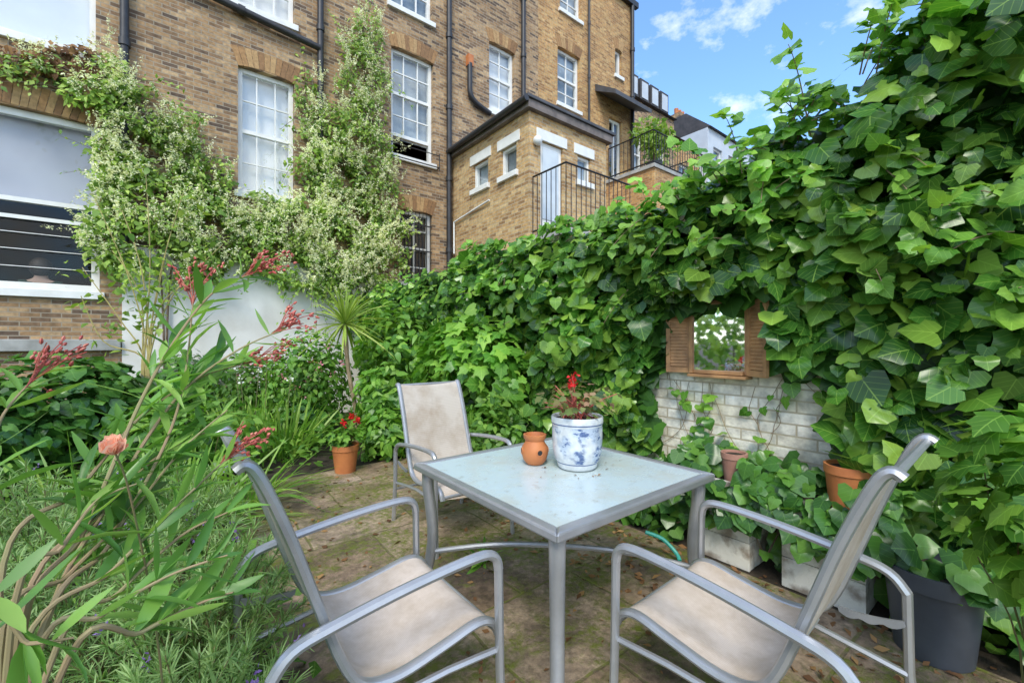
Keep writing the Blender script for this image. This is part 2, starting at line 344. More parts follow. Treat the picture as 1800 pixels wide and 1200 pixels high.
def shrub(name,label,cat,c,rad,n,tm,size,m,stemm='stem',nst=9,up=.6,group=None,pw=.4,fl=None,sr=.006,gap=-.38):
    c=Vector(c); root=thing(name,label,cat,(c.x,c.y,0),group)
    P,d=ell(c,rad,int(n*1.5),pw); P=P[lump(P,2.6)>gap][:n]; d=nrm((P-arr(c))/arr(rad)); P[:,2]=np.maximum(P[:,2],.03+rng.random(len(P))*.08)
    k=len(P); N=d*.8+UP*up+rnd(k,.4); T=d*.7+rnd(k,.6)-UP*.35
    leaves('leaves',tm,P,N,T,size*rng.uniform(.6,1.25,k),m,root)
    mb=MB()
    for i in range(nst):
        e=Vector(P[rng.integers(k)]); b0=Vector((c.x+random.uniform(-.08,.08),c.y+random.uniform(-.08,.08),0))
        mb.tube([b0,b0.lerp(e,.5)+Vector((random.uniform(-.08,.08),random.uniform(-.08,.08),.08)),e],[sr,sr*.4],5,sm=4)
    mb.build('stems',M[stemm],root)
    if fl:
        fm,fk,fs,nn=fl; out=P[(d*np.array([-.62,-.78,.5])).sum(1)>.2]
        for q in out[rng.choice(len(out),fk)]:
            leaves('flower',T_PETAL,q+np.array([-.03,-.04,.03])+rnd(nn,fs*.6),rnd(nn)+UP,rnd(nn),fs,fm,root)
    return root
def flatclump(name,label,cat,base,n,L,W,m,spread=.1,elev=(.9,.45),droop=.5,group=None,fl=None):
    base=Vector(base); root=thing(name,label,cat,base,group)
    az=rng.uniform(0,6.283,n); el=rng.normal(elev[0],elev[1],n); r=spread*np.sqrt(rng.random(n))
    P=arr(base)+np.stack([r*np.cos(az),r*np.sin(az),0*az],1)
    D=np.stack([np.cos(az)*np.cos(el),np.sin(az)*np.cos(el),np.abs(np.sin(el))],1)
    ribbons('leaves',P,D,L*rng.uniform(.55,1.1,n),W,droop*rng.uniform(.3,1.3,n),m,root)
    if fl:
        fm,cnt,h=fl
        for i in range(cnt):
            p=base+Vector((random.uniform(-1,1)*spread*1.5,random.uniform(-1,1)*spread*1.5,0)); e=p+Vector((random.uniform(-.1,.1),random.uniform(-.1,.1),h*random.uniform(.8,1.1)))
            MB().tube([p,e],.004,5).build('flower_stem',M['stem'],root)
            Q=np.tile(arr(e),(12,1))+rnd(12,.018); leaves('flower',T_PETAL,Q,rnd(12)+UP,rnd(12),.026,fm,root)
    return root
# ------------------------------------------------------------------ setting
tag(MB().poly([(-400,-400,0),(400,-400,0),(400,400,0),(-400,400,0)]).build('ground',M['soil']),kind='structure')
tag(MB().poly([(.35,-3,.006),(2.62,-3,.006),(2.62,4.7,.006),(.35,4.7,.006)]).build('patio',M['paving'],None,(0,0,0)),kind='structure')
w=bpy.data.worlds.new("World"); S.world=w; w.use_nodes=True; nt=w.node_tree; bg=nt.nodes['Background']
SV=Vector((-.62,-.62,.95)).normalized()
sky=nd(nt,'ShaderNodeTexSky',sky_type='NISHITA',sun_disc=False); sky.sun_elevation=math.asin(SV.z); sky.sun_rotation=math.atan2(SV.x,SV.y)%(2*math.pi); sky.air_density=1.0; sky.dust_density=.4; sky.ozone_density=1.5
tc=nd(nt,'ShaderNodeTexCoord'); mpn=nd(nt,'ShaderNodeMapping'); mpn.inputs['Scale'].default_value=(1,1,1.7); nt.links.new(tc.outputs['Generated'],mpn.inputs[0])
dt=nd(nt,'ShaderNodeVectorMath',operation='DOT_PRODUCT'); nt.links.new(tc.outputs['Generated'],dt.inputs[0]); dt.inputs[1].default_value=(.8,.6,0)
nz=mathn(nt,'SUBTRACT',noise(nt,3.1,9,mpn.outputs[0],.6),mathn(nt,'MULTIPLY',dt.outputs['Value'],.08))  # cloud cover added behind the camera, out of view, for stronger fill
cf=ramp(nt,nz,[(.47,0.),(.62,.95)])
skc=mixc(nt,1.0,sky.outputs[0],(1.85,2.3,2.65),'MULTIPLY')
nt.links.new(mixc(nt,cf,skc,(12.8,12.5,11.8)),bg.inputs[0]); bg.inputs[1].default_value=.15
sun=bpy.data.lights.new('sun','SUN'); sun.energy=2.8; sun.angle=R(18); sun.color=(1,.95,.84)
so=bpy.data.objects.new('sun',sun); COL.objects.link(so); so.rotation_euler=SV.to_track_quat('Z','Y').to_euler(); so.location=(-4,-4,9)
cd=bpy.data.cameras.new('camera'); co=bpy.data.objects.new('camera',cd); COL.objects.link(co); co.location=CAM; co.rotation_euler=(R(90),0,-YAW); cd.lens=36*F/1800; cd.clip_end=1500; cd.clip_start=.02; S.camera=co
S.view_settings.view_transform='Standard'
# ------------------------------------------------------------------ house helpers
Y0=8.5
fac=lambda a,b,z:(a,Y0+b,z)
def wallholes(mb,mp,a0,a1,z0,z1,holes,rev=.22):
    A=sorted({a0,a1,*[h[0] for h in holes],*[h[1] for h in holes]}); Z=sorted({z0,z1,*[h[2] for h in holes],*[h[3] for h in holes]})
    for i in range(len(A)-1):
        for j in range(len(Z)-1):
            ac,zc=(A[i]+A[i+1])/2,(Z[j]+Z[j+1])/2
            if any(h[0]<ac<h[1] and h[2]<zc<h[3] for h in holes): continue
            mb.poly([mp(A[i],0,Z[j]),mp(A[i+1],0,Z[j]),mp(A[i+1],0,Z[j+1]),mp(A[i],0,Z[j+1])])
    for h in holes:
        for p,q in (((h[0],h[2]),(h[1],h[2])),((h[1],h[2]),(h[1],h[3])),((h[1],h[3]),(h[0],h[3])),((h[0],h[3]),(h[0],h[2]))):
            mb.poly([mp(p[0],0,p[1]),mp(q[0],0,q[1]),mp(q[0],rev,q[1]),mp(p[0],rev,p[1])])
def window(parent,mp,a0,a1,z0,z1,cols=2,rows=2,b=.10,fw=.07,blind='curtain',sill=True,opn=0,rail=True,bar=.025,label=None,glass='glass',bd=.24,bz0=None):
    e=.004; a0+=e;a1-=e;z0+=e;z1-=e
    mb=MB(); mb.mbox(mp,a0,a0+fw,b,b+.09,z0,z1); mb.mbox(mp,a1-fw,a1,b,b+.09,z0,z1); mb.mbox(mp,a0+fw,a1-fw,b+.003,b+.087,z1-fw,z1); mb.mbox(mp,a0+fw,a1-fw,b+.003,b+.087,z0+opn,z0+opn+fw)
    zm=(z0+opn+z1)/2
    if rail: mb.mbox(mp,a0+fw,a1-fw,b+.006,b+.084,zm-.03,zm+.03)
    for i in range(1,cols):
        a=a0+(a1-a0)*i/cols; mb.mbox(mp,a-bar/2,a+bar/2,b+.02,b+.06,z0+opn+fw,z1-fw)
    hs=[(z0+opn,zm),(zm,z1)] if rail else [(z0+opn,z1)]
    for lo,hi in hs:
        for j in range(1,rows):
            z=lo+(hi-lo)*j/rows; mb.mbox(mp,a0+fw,a1-fw,b+.022,b+.058,z-bar/2,z+bar/2)
    wn=mb.build('window',M['white'],parent,sm=False)
    if label: wn['label']=label
    MB().poly([mp(a0+fw,b+.04,z0+opn),mp(a1-fw,b+.04,z0+opn),mp(a1-fw,b+.04,z1-fw),mp(a0+fw,b+.04,z1-fw)]).build('pane',M[glass],wn,sm=False)
    if sill: MB().mbox(mp,a0-.06,a1+.06,-.06,b-.003,z0-.11,z0-.006).build('sill',M['white'],wn,sm=False,bevel=.006)
    zb=bz0 if bz0 else z0+opn
    if blind: MB().poly([mp(a0-.1,bd,zb),mp(a1+.1,bd,zb),mp(a1+.1,bd,z1+.1),mp(a0-.1,bd,z1+.1)]).build('blind',M[blind],wn,sm=False)  # sheet behind the glass; also holds the painted reflection and dark interior
    return wn
def arch(parent,mp,a0,a1,z,h=.27,n=None):
    n=n or int((a1-a0)/.075); mb=MB(); sk=.11
    for i in range(n):
        f0=i/n; f1=(i+1)/n; g=.004
        def X(f,t): return (a0-t*sk)+(a1-a0+2*t*sk)*f
        def zz(f): return z+.05*4*f*(1-f)
        pts=[]
        for bb in (-.007,.04):
            pts+= [mp(X(f0,0)+g,bb,zz(f0)-.03),mp(X(f1,0)-g,bb,zz(f1)-.03),mp(X(f1,1)-g,bb,zz(f1)+h),mp(X(f0,1)+g,bb,zz(f0)+h)]
        mb.hexa(pts)
    return mb.build('brick_arch',M['arch'],parent,sm=False)
def pipe(parent,pts,r=.05,name='drainpipe',mat='pipe',collars=True):
    mb=MB().tube(pts,r,10)
    if collars:
        a,b_=Vector(pts[0]),Vector(pts[-1]); L=(b_-a).length; k=max(1,int(L/1.6))
        for i in range(1,k+1):
            c=a.lerp(b_,i/(k+1)); t=(b_-a).normalized()*.05; mb.tube([c-t,c+t],r*1.3,10)
    return mb.build(name,M[mat],parent)
# house A
HA=thing('terraced_house','tall brown brick house with white sash windows and climbers on its wall','house',(0,Y0,0))
holesA=[(-3.1,-.79,2.05,4.44),(-2.6,-.83,5.4,7.8),(.89,1.75,3.87,5.99),(.82,1.75,7.0,9.0),(3.56,4.53,5.22,7.45),(3.52,4.5,8.3,10.3),(3.74,4.5,2.55,4.13),(6.02,6.81,6.93,8.6)]
mb=MB(); wallholes(mb,fac,-7,7.6,0,13,holesA)
mb.poly([(-7,Y0,0),(-7,17,0),(-7,17,13),(-7,Y0,13)]); mb.poly([(7.6,Y0,0),(7.6,17,0),(7.6,17,13),(7.6,Y0,13)]); mb.poly([(-7,17,0),(7.6,17,0),(7.6,17,13),(-7,17,13)])
mb.build('wall',M['brickA'],HA,sm=False)
MB().hexa([(-7.2,Y0-.2,13.003),(7.8,Y0-.2,13.003),(7.8,17.2,13.003),(-7.2,17.2,13.003),(-7.2,12.6,15.5),(7.8,12.6,15.5),(7.8,12.9,15.5),(-7.2,12.9,15.5)]).build('roof',M['slate'],HA,sm=False)
MB().mbox(fac,-.55,3.3,-.03,-.002,0,2.75).build('rendered_panel',M['render'],HA,sm=False)
MB().mbox(fac,-7,-.56,-.09,-.002,1.22,1.38).build('stone_ledge',M['stone'],HA,sm=False,bevel=.01)
h=holesA
window(HA,fac,*h[0],cols=1,rows=1,b=.08,fw=.09,blind='greyreflect',label='large horizontal sash window over a dark room',glass='glass2',bz0=3.25)  # grey sheet behind the upper sash is a painted reflection
MB().mbox(fac,-3.0,-.885,.05,.079,2.98,3.03).build('sash_rail',M['white'],HA,sm=False)
window(HA,fac,*h[1],cols=1,rows=1,blind='blind')
window(HA,fac,*h[2],cols=3,rows=2,blind='blind',label='tall sash window with a white blind',bar=.018)
window(HA,fac,*h[3],cols=3,rows=2,blind='blind')
window(HA,fac,*h[4],cols=3,rows=2,blind='curtain',opn=.42,label='sash window raised at the bottom')
window(HA,fac,*h[5],cols=3,rows=2)
window(HA,fac,*h[6],cols=2,rows=2,blind='dark',label='basement window behind iron bars')  # near-black sheet behind the pane paints in the unlit interior
window(HA,fac,*h[7],cols=2,rows=2,blind='blind',opn=.1)
for k in (0,2,4,5,6,7): arch(HA,fac,h[k][0],h[k][1],h[k][3])
mb=MB()
for i in range(9):
    x=3.78+i*.085; mb.tube([(x,Y0+.03,2.57),(x,Y0+.03,4.12)],.009,6)
for z in (2.8,3.3,3.85): mb.box(3.745,4.495,Y0+.02,Y0+.04,z-.012,z+.012)
mb.build('window_bars',M['iron'],HA)
mb=MB()
for z in (2.35,2.58,2.8): mb.tube([(-3.05,Y0+.06,z),(-.84,Y0+.06,z)],.006,6)
mb.build('guard_rail',M['white'],HA)
mb=MB()
mb.tube([(3.5,Y0-.14,5.12),(4.6,Y0-.14,5.12)],.012,6); mb.tube([(3.5,Y0-.14,5.38),(4.6,Y0-.14,5.38)],.010,6)
for x in (3.5,4.6): mb.tube([(x,Y0-.14,5.05),(x,Y0-.14,5.42)],.010,6); mb.tube([(x,Y0-.14,5.12),(x,Y0+.01,5.12)],.010,6)
mb.build('window_guard',M['iron'],HA)
for x in (-.52,2.17): pipe(HA,[(x,Y0-.08,4.2 if x>0 else 2.8),(x,Y0-.08,12.9)],.055)
pipe(HA,[(4.87,Y0-.09,.2),(4.87,Y0-.09,12.9)],.06); pipe(HA,[(7.02,Y0-.09,5.7),(7.02,Y0-.09,12.9)],.06)
pipe(HA,[(-.3,Y0-.1,6.95),(2.15,Y0-.1,6.72)],.06,'waste_pipe')
pipe(HA,smooth([Vector(p) for p in ((5.42,Y0-.08,7.75),(5.42,Y0-.08,7.3),(5.44,Y0-.08,7.05),(5.6,Y0-.08,6.9),(6.0,Y0-.08,6.78))],4),.06,'waste_pipe',collars=False)
MB().box(5.36,5.50,Y0-.12,Y0-.003,7.7,7.95).build('pipe_hopper',M['terra'],HA,sm=False)
mb=MB()
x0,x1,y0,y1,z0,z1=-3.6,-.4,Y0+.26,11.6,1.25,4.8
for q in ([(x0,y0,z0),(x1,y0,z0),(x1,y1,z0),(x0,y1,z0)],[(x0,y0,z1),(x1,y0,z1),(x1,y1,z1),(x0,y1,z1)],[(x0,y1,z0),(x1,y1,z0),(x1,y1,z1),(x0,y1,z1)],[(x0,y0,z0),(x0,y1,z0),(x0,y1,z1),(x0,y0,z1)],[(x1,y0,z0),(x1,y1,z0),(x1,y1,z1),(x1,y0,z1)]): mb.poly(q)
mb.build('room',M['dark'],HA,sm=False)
# person at the window
pp=onY(72,470,9.2); hx,hy,hz=pp.x,9.2,pp.z; base=hz-.72
st=thing('office_stool','dark round stool behind the large left window','stool',(hx,hy,1.25))
MB().lathe([(.01,0),(.19,0),(.2,.03),(.19,.07),(.01,.08)],(hx,hy,base-.20),20).build('seat',M['plastic'],st)
MB().tube([(hx,hy,1.27),(hx,hy,base-.20)],.03,8).build('pole',M['metal'],st)
MB().lathe([(.01,0),(.2,0),(.18,.02),(.01,.03)],(hx,hy,1.252),20).build('base',M['plastic'],st)
def skinned(name,V,E,rad,m,parent):
    me=bpy.data.meshes.new(name); off=wloc(parent) if parent else Vector()
    me.from_pydata([tuple(Vector(v)-off) for v in V],E,[]); o=link(name,me,m,parent,None)
    sk=o.modifiers.new('Skin','SKIN'); 
    if not me.skin_vertices: me.skin_vertices.new()
    for i,r in enumerate(rad): me.skin_vertices[0].data[i].radius=(r,r)
    me.skin_vertices[0].data[0].use_root=True
    o.modifiers.new('Sub','SUBSURF').levels=2; o.modifiers['Sub'].render_levels=2; return o
pr=thing('person','person with dark hair in a dark green top seated behind the large window','person',(hx,hy,base-.12))
def L(x,y,z): return (hx+x,hy+y,base+z)
V=[L(0,0,0),L(0,0,.2),L(0,0,.42),L(0,.01,.55),L(0,.02,.66),L(0,.03,.76),L(.18,0,.47),L(.23,.02,.22),L(.2,.27,.15),L(.19,.34,.15),L(-.18,0,.47),L(-.23,.02,.22),L(-.2,.27,.15),L(-.19,.34,.15),L(.1,.05,-.03),L(.12,.45,-.03),L(.12,.42,-.45),L(.12,.55,-.5),L(-.1,.05,-.03),L(-.12,.45,-.03),L(-.12,.42,-.45),L(-.12,.55,-.5)]
E=[(0,1),(1,2),(2,3),(3,4),(4,5),(2,6),(6,7),(7,8),(8,9),(2,10),(10,11),(11,12),(12,13),(0,14),(14,15),(15,16),(16,17),(0,18),(18,19),(19,20),(20,21)]
skinned('body',V,E,[.13,.12,.13,.055,.095,.07,.06,.045,.035,.03,.06,.045,.035,.03,.085,.065,.045,.035,.085,.065,.045,.035],M['skin'],pr)
skinned('shirt',[L(0,0,-.02),L(0,0,.2),L(0,0,.43),L(.18,0,.475),L(.235,.02,.2),L(-.18,0,.475),L(-.235,.02,.2)],[(0,1),(1,2),(2,3),(3,4),(2,5),(5,6)],[.15,.14,.15,.08,.06,.08,.06],M['shirt'],pr)
MB().sphere(L(0,.0,.72),.125,10,1.15).build('hair',M['hair'],pr)
# house B
HB=thing('end_house','taller ochre brick house with dark door canopy at the sky edge','house',(9,Y0,0))
holesB=[(8.31,9.2,7.9,9.45),(8.4,9.25,10.5,12.0),(10.78,11.12,9.6,10.42),(10.5,11.1,6.11,8.2)]
mb=MB(); wallholes(mb,fac,7.603,11.7,0,12.15,holesB); mb.poly([(11.7,Y0,0),(11.7,17,0),(11.7,17,12.15),(11.7,Y0,12.15)]); mb.poly([(7.603,17,0),(11.7,17,0),(11.7,17,12.15),(7.603,17,12.15)]); mb.poly([(7.603,Y0,12.15),(11.7,Y0,12.15),(11.7,17,12.15),(7.603,17,12.15)])
mb.build('wall',M['brickB'],HB,sm=False)
MB().box(7.61,11.8,Y0-.14,Y0-.01,12.03,12.2).build('gutter',M['pipe'],HB,sm=False)
window(HB,fac,*holesB[0],cols=2,rows=2,blind='curtain'); window(HB,fac,*holesB[1],cols=2,rows=2); window(HB,fac,*holesB[2],cols=1,rows=1,rail=False); 
for k in (0,1,2): arch(HB,fac,holesB[k][0],holesB[k][1],holesB[k][3])
dr=MB(); a0,a1,z0,z1=10.504,11.096,6.115,8.195
for q in ((a0,a0+.08,z0,z1),(a1-.08,a1,z0,z1),(a0+.08,a1-.08,z1-.08,z1),(a0+.08,a1-.08,z0,z0+.3),((a0+a1)/2-.03,(a0+a1)/2+.03,z0+.3,z1-.08)): dr.mbox(fac,q[0],q[1],.08,.14,q[2],q[3])
dr=dr.build('door',M['white'],HB,sm=False)
MB().poly([fac(a0,.11,z0),fac(a1,.11,z0),fac(a1,.11,z1),fac(a0,.11,z1)]).build('pane',M['glass'],dr,sm=False)
MB().poly([fac(a0,.5,z0),fac(a1,.5,z0),fac(a1,.5,z1),fac(a0,.5,z1)]).build('curtain',M['blind'],dr,sm=False)
MB().hexa([(9.85,Y0-.75,8.35),(11.6,Y0-.75,8.35),(11.6,Y0-.004,8.75),(9.85,Y0-.004,8.75),(9.85,Y0-.75,8.47),(11.6,Y0-.75,8.47),(11.6,Y0-.004,8.95),(9.85,Y0-.004,8.95)]).build('canopy',M['lead'],HB,sm=False)
pipe(HB,[(11.55,Y0-.08,6.2),(11.55,Y0-.08,12.1)],.06); pipe(HB,[(9.5,Y0-.08,5.9),(9.5,Y0-.08,12.1)],.035)
# extension
EX=thing('brick_extension','small flat roofed yellow brick extension with white door and dome lamp','extension',(6,7,0))
side=lambda a,b,z:(5.0+b,a,z); frt=lambda a,b,z:(a,5.83+b,z)
hs=[(7.09,7.64,4.52,5.04),(6.19,6.67,4.5,5.02)]; hf=[(5.27,5.84,3.4,5.0),(6.24,6.62,4.5,5.0)]
mb=MB(); wallholes(mb,side,5.83,8.497,0,5.45,hs,.15); wallholes(mb,frt,5.0,7.1,0,5.45,hf,.15); mb.poly([(7.1,5.83,0),(7.1,8.497,0),(7.1,8.497,5.45),(7.1,5.83,5.45)])
mb.build('wall',M['brickC'],EX,sm=False)
MB().box(4.86,7.24,5.69,8.495,5.60,5.66).build('roof',M['lead'],EX,sm=False,bevel=.01)
MB().box(4.9,7.2,5.73,8.494,5.452,5.597).build('fascia',M['fascia'],EX,sm=False)
pipe(EX,[(4.83,5.7,5.57),(4.83,8.4,5.55)],.055,'gutter',collars=False)
for hh,mpx in ((hs[0],side),(hs[1],side),(hf[1],frt)):
    window(EX,mpx,*hh,cols=1,rows=1,rail=False,b=.05,fw=.045,blind='curtain',bd=.16)
for hh,mpx in ((hs[0],side),(hs[1],side),(hf[1],frt),(hf[0],frt)):
    MB().mbox(mpx,hh[0]-.1,hh[1]+.1,-.02,.04,hh[3]+.004,hh[3]+.2).build('lintel',M['white'],EX,sm=False,bevel=.005)
dr=MB().mbox(frt,5.274,5.836,.05,.10,3.404,4.996); dr=dr.build('door',M['white'],EX,sm=False)
MB().mbox(frt,5.35,5.76,.035,.049,3.6,4.9).build('pane',pm('door_glass',(.62,.67,.7),(.45,.5,.55),2,.1),dr,sm=False)
MB().sphere((5.14,5.76,4.93),.085,8).build('dome_lamp',M['white'],EX)
pipe(EX,[(4.96,8.35,3.3),(4.96,8.35,4.0),(4.96,7.0,4.15)],.02,'white_pipe','white',False)
LD=thing('entrance_landing','raised brick landing with black iron railing at the extension door','landing',(6,5.4,0))
MB().box(5.03,6.8,4.95,5.826,0,3.1).build('base',M['brickC'],LD,sm=False)
MB().box(5.0,6.84,4.9,5.824,3.103,3.2).build('slab',M['stone'],LD,sm=False,bevel=.008)
mb=MB(); pts=[(5.06,5.8),(5.06,4.98),(6.75,4.98)]
for (xa,ya),(xb,yb) in zip(pts[:-1],pts[1:]):
    Ln=math.hypot(xb-xa,yb-ya); k=int(Ln/.115)
    for i in range(k+1):
        t=i/k; x=xa+(xb-xa)*t; y=ya+(yb-ya)*t; mb.tube([(x,y,3.2),(x,y,4.26)],.008,5)
    for z in (3.3,4.27): mb.tube([(xa,ya,z),(xb,yb,z)],.016,6)
mb.build('railing',M['iron'],LD)
# terrace extension
TX=thing('roof_terrace','brick roof terrace with black iron railing below the far french door','terrace',(11.7,7.7,0))
MB().box(10.35,13.2,6.84,8.497,0,6.1).build('wall',M['brickB'],TX,sm=False)
MB().box(10.3,13.25,6.8,8.495,6.102,6.2).build('coping',M['stone'],TX,sm=False)
mb=MB(); pts=[(10.4,8.45),(10.4,6.9),(13.1,6.9),(13.1,8.45)]
for (xa,ya),(xb,yb) in zip(pts[:-1],pts[1:]):
    k=int(math.hypot(xb-xa,yb-ya)/.13)
    for i in range(k+1):
        t=i/k; x=xa+(xb-xa)*t; y=ya+(yb-ya)*t; mb.tube([(x,y,6.2),(x,y,7.15)],.01,5)
    for z in (6.3,7.16): mb.tube([(xa,ya,z),(xb,yb,z)],.02,6)
mb.build('railing',M['iron'],TX)
tp=onY(1150,240,7.4)
tpp=thing('planter_pot','dark pot holding a shrub on the far roof terrace','plant pot',(tp.x,7.4,6.2)); MB().lathe([(.15,0),(.22,.35),(.24,.4),(.2,.4),(.18,.36),(.01,.36)],(tp.x,7.4,6.2),18).build('pot',M['plastic'],tpp); MB().lathe([(.17,.365),(.01,.37)],(tp.x,7.4,6.2),18).build('soil',M['soil'],tpp)
sh=thing('terrace_shrub','rounded light green shrub behind the far terrace railing','shrub',(tp.x,7.4,6.55))
P,d=ell((tp.x,7.4,7.25),(1.0,.5,.7),1300,.7); P=P[lump(P,2.5)>-.3]; leaves('leaves',T_SMALL,P,rnd(len(P))+UP,rnd(len(P)),.15,M['vine'],sh)
MB().tube([(tp.x,7.4,6.5),(tp.x,7.4,7.2)],[.03,.01],6).build('stems',M['bark'],sh)
# far houses
def farhouse(name,label,x0,x1,y,z1,mk,wins,dorm=False,chim=()):
    r=thing(name,label,'house',((x0+x1)/2,y,0)); mp=lambda a,b,z:(a,y+b,z)
    mb=MB(); wallholes(mb,mp,x0,x1,0,z1,wins); mb.poly([(x0,y,0),(x0,y+8,0),(x0,y+8,z1),(x0,y,z1)]); mb.poly([(x1,y,0),(x1,y+8,0),(x1,y+8,z1),(x1,y,z1)]); mb.build('wall',M[mk],r,sm=False)
    for q in wins: window(r,mp,*q,cols=1,rows=1,blind='curtain')
    MB().hexa([(x0-.003,y-.15,z1+.003),(x1,y-.15,z1+.003),(x1,y+8,z1+.003),(x0-.003,y+8,z1+.003),(x0-.003,y+1.0,z1+1.0),(x1,y+1.0,z1+1.0),(x1,y+7,z1+1.0),(x0-.003,y+7,z1+1.0)]).build('roof',M['slate'],r,sm=False)
    if dorm:
        n=5
        for i in range(n):
            a=x0+.2+(x1-x0-.4)*i/n; wd=(x1-x0-.4)/n-.12
            d_=MB().box(a,a+wd,y+.05,y+1.2,z1+.15,z1+.95).build('dormer',M['slate'],r,sm=False)
            MB().box(a+.08,a+wd-.08,y+.03,y+.045,z1+.25,z1+.85).build('pane',M['palebl'],d_,sm=False)
    for cx in chim:
        c=MB().box(cx,cx+.9,y+2.,y+2.6,z1+.3,z1+1.9).build('chimney',M['brickA'],r,sm=False)
        mb=MB()
        for j in range(3): mb.lathe([(.09,0),(.11,.3),(.08,.3)],(cx+.18+j*.27,y+2.3,z1+1.903),10)
        mb.build('chimney_pot',M['terra'],c)
farhouse('terraced_house','brown far house with a row of dark attic dormers',12.2,15.9,9.6,10.2,'brickA',[(13,13.8,7.4,9.1),(14.6,15.3,7.4,9.1)],True)
farhouse('terraced_house','narrow brick far house with chimneys beside the pale one',15.91,18.2,9.8,9.7,'brickB',[(16.6,17.4,7.2,8.8)],False,(16.2,))
farhouse('terraced_house','pale blue grey far house with white window surrounds',18.21,23.5,9.4,10.6,'palebl',[(18.7,19.5,8.4,9.9),(20.1,20.9,8.4,9.9),(21.6,22.4,8.4,9.9),(18.7,19.5,5.8,7.4)],False,(19.4,))
# ------------------------------------------------------------------ garden wall
tag(MB().box(3.09,3.3,-1.2,8.45,0,2.05).build('garden_wall',M['cream_brick'],None,(3.1,3.6,0),sm=False),'cream painted brick garden wall almost hidden under ivy','wall')
# ivy
ZT=lambda y:np.interp(y,[-1.2,0,.5,.9,1.3,1.8,2.4,3.3,5,8.7],[3.2,3.08,2.86,2.60,2.44,2.36,2.36,2.38,2.34,2.22])
IV=thing('ivy','dense large leaved ivy covering the whole right hand wall','ivy',(3.0,3.5,0))
def bare(y,z,e=0):
    n=fn(y*2.3,z*2.9)*.10
    m=(y>.78+n-e)&(y<1.98+n+e)&(z>.15)&(z<1.22+n+e)
    mm=(y>1.10-e)&(y<1.88+e)&(z>1.0)&(z<1.60+n*.5+e)
    return m|mm
def ivyset(n,inner):
    y=rng.uniform(-.9,8.6,n); 
    if not inner: y=np.where(rng.random(n)<.4,rng.uniform(-.9,3.2,n),y)
    z=ZT(y)*np.power(rng.random(n),.85)
    zt=ZT(y)+.09*fn(y*3,y*.7)
    ov=np.clip((z/zt-.45)/.4,0,1)
    b=.09+.26*np.clip((fn(y*2.4,z*3.1)+.75)/1.5,0,1)+.18*ov*(1-.4*((y>.8)&(y<2.2)))
    if inner: x=3.05-b*.4*rng.random(n)
    else: x=3.02-b*(.3+.8*rng.random(n))
    top=np.clip((z/zt-.86)/.14,0,1)
    x=x+top*.3*rng.random(n); z=z*(zt/ZT(y))
    k=~bare(y,z,.05 if not inner else .0)
    k&=~((z<.5)&(y<2.6)&(y>.5))
    P=np.stack([x,y,z],1)[k]; return P,top[k]
P,top=ivyset(9000,True); k=len(P)
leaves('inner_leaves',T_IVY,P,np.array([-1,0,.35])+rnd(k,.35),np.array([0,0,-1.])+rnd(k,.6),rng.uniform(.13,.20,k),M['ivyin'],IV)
P,top=ivyset(9400,False); k=len(P)
sz=np.where(P[:,1]<5,.055+.115*rng.random(k)**1.3,rng.uniform(.05,.11,k))*np.where(P[:,1]<.5,.85,1)
leaves('leaves',T_IVY,P,np.array([-.9,-.2,.7])+rnd(k,.58)+top[:,None]*UP*.9,np.array([-.3,0,-.7])+rnd(k,.85),sz,M['ivy'],IV)
mb=MB(); PL=[];TL=[]
for i in range(110):
    y=random.choice([random.uniform(-.3,1.6),random.uniform(-.3,5)]); z=float(ZT(y)); p=Vector((random.uniform(2.65,3.0),y,z-.1)); d=Vector((random.uniform(-.6,.3),random.uniform(-.5,.6),random.uniform(.1,.9))).normalized(); ln=random.uniform(.2,.55)*(1 if y<1.4 else .7)
    pts=[p+d*ln*t+Vector((0,0,-.35*ln*t*t)) for t in np.linspace(0,1,7)]
    mb.tube(pts,[.004,.0015],5)
    for j in range(1,7):
        for _ in range(2): PL.append(arr(pts[j])+rng.normal(0,.02,3)); TL.append(arr(d)+rng.normal(0,.7,3))
for i in range(60):   # loose sprays on the face
    y=random.uniform(-.2,4.5); z=random.uniform(1.5,2.35); p=Vector((2.74,y,z)); d=Vector((random.uniform(-.7,-.2),random.uniform(-.6,.6),random.uniform(-.5,.5))).normalized(); ln=random.uniform(.15,.35)
    if 1.0<y<2.0 and z<1.75: continue
    pts=[p+d*ln*t+Vector((0,0,-.3*ln*t*t)) for t in np.linspace(0,1,6)]; mb.tube(pts,[.004,.0015],5)
    for j in range(1,6):
        for _ in range(2): PL.append(arr(pts[j])+rng.normal(0,.02,3)); TL.append(arr(d)+rng.normal(0,.7,3))
for i in range(14):
    y=random.uniform(.8,2.1); z0=random.uniform(1.2,1.6)
    if 1.05<y<1.95: z0=1.05
    pts=[Vector((3.078-random.random()*.012,y+.04*math.sin(t*5+i)+t*random.uniform(-.06,.06)+t*.2*((i%3)-1),z0-t*.5)) for t in np.linspace(0,1,7)]
    mb.tube(pts,.0022,5,sm=3)
    for j in range(1,7):
        if random.random()<.6: PL.append(arr(pts[j])+np.array([-.03,0,0])); TL.append(np.array([-.2,0,-1])+rng.normal(0,.5,3))
mb.build('stems',M['tan'],IV); k=len(PL)
leaves('young_leaves',T_IVY,PL,np.array([-.7,-.2,.8])+rnd(k,.5),TL,rng.uniform(.045,.10,k),M['bright'],IV)
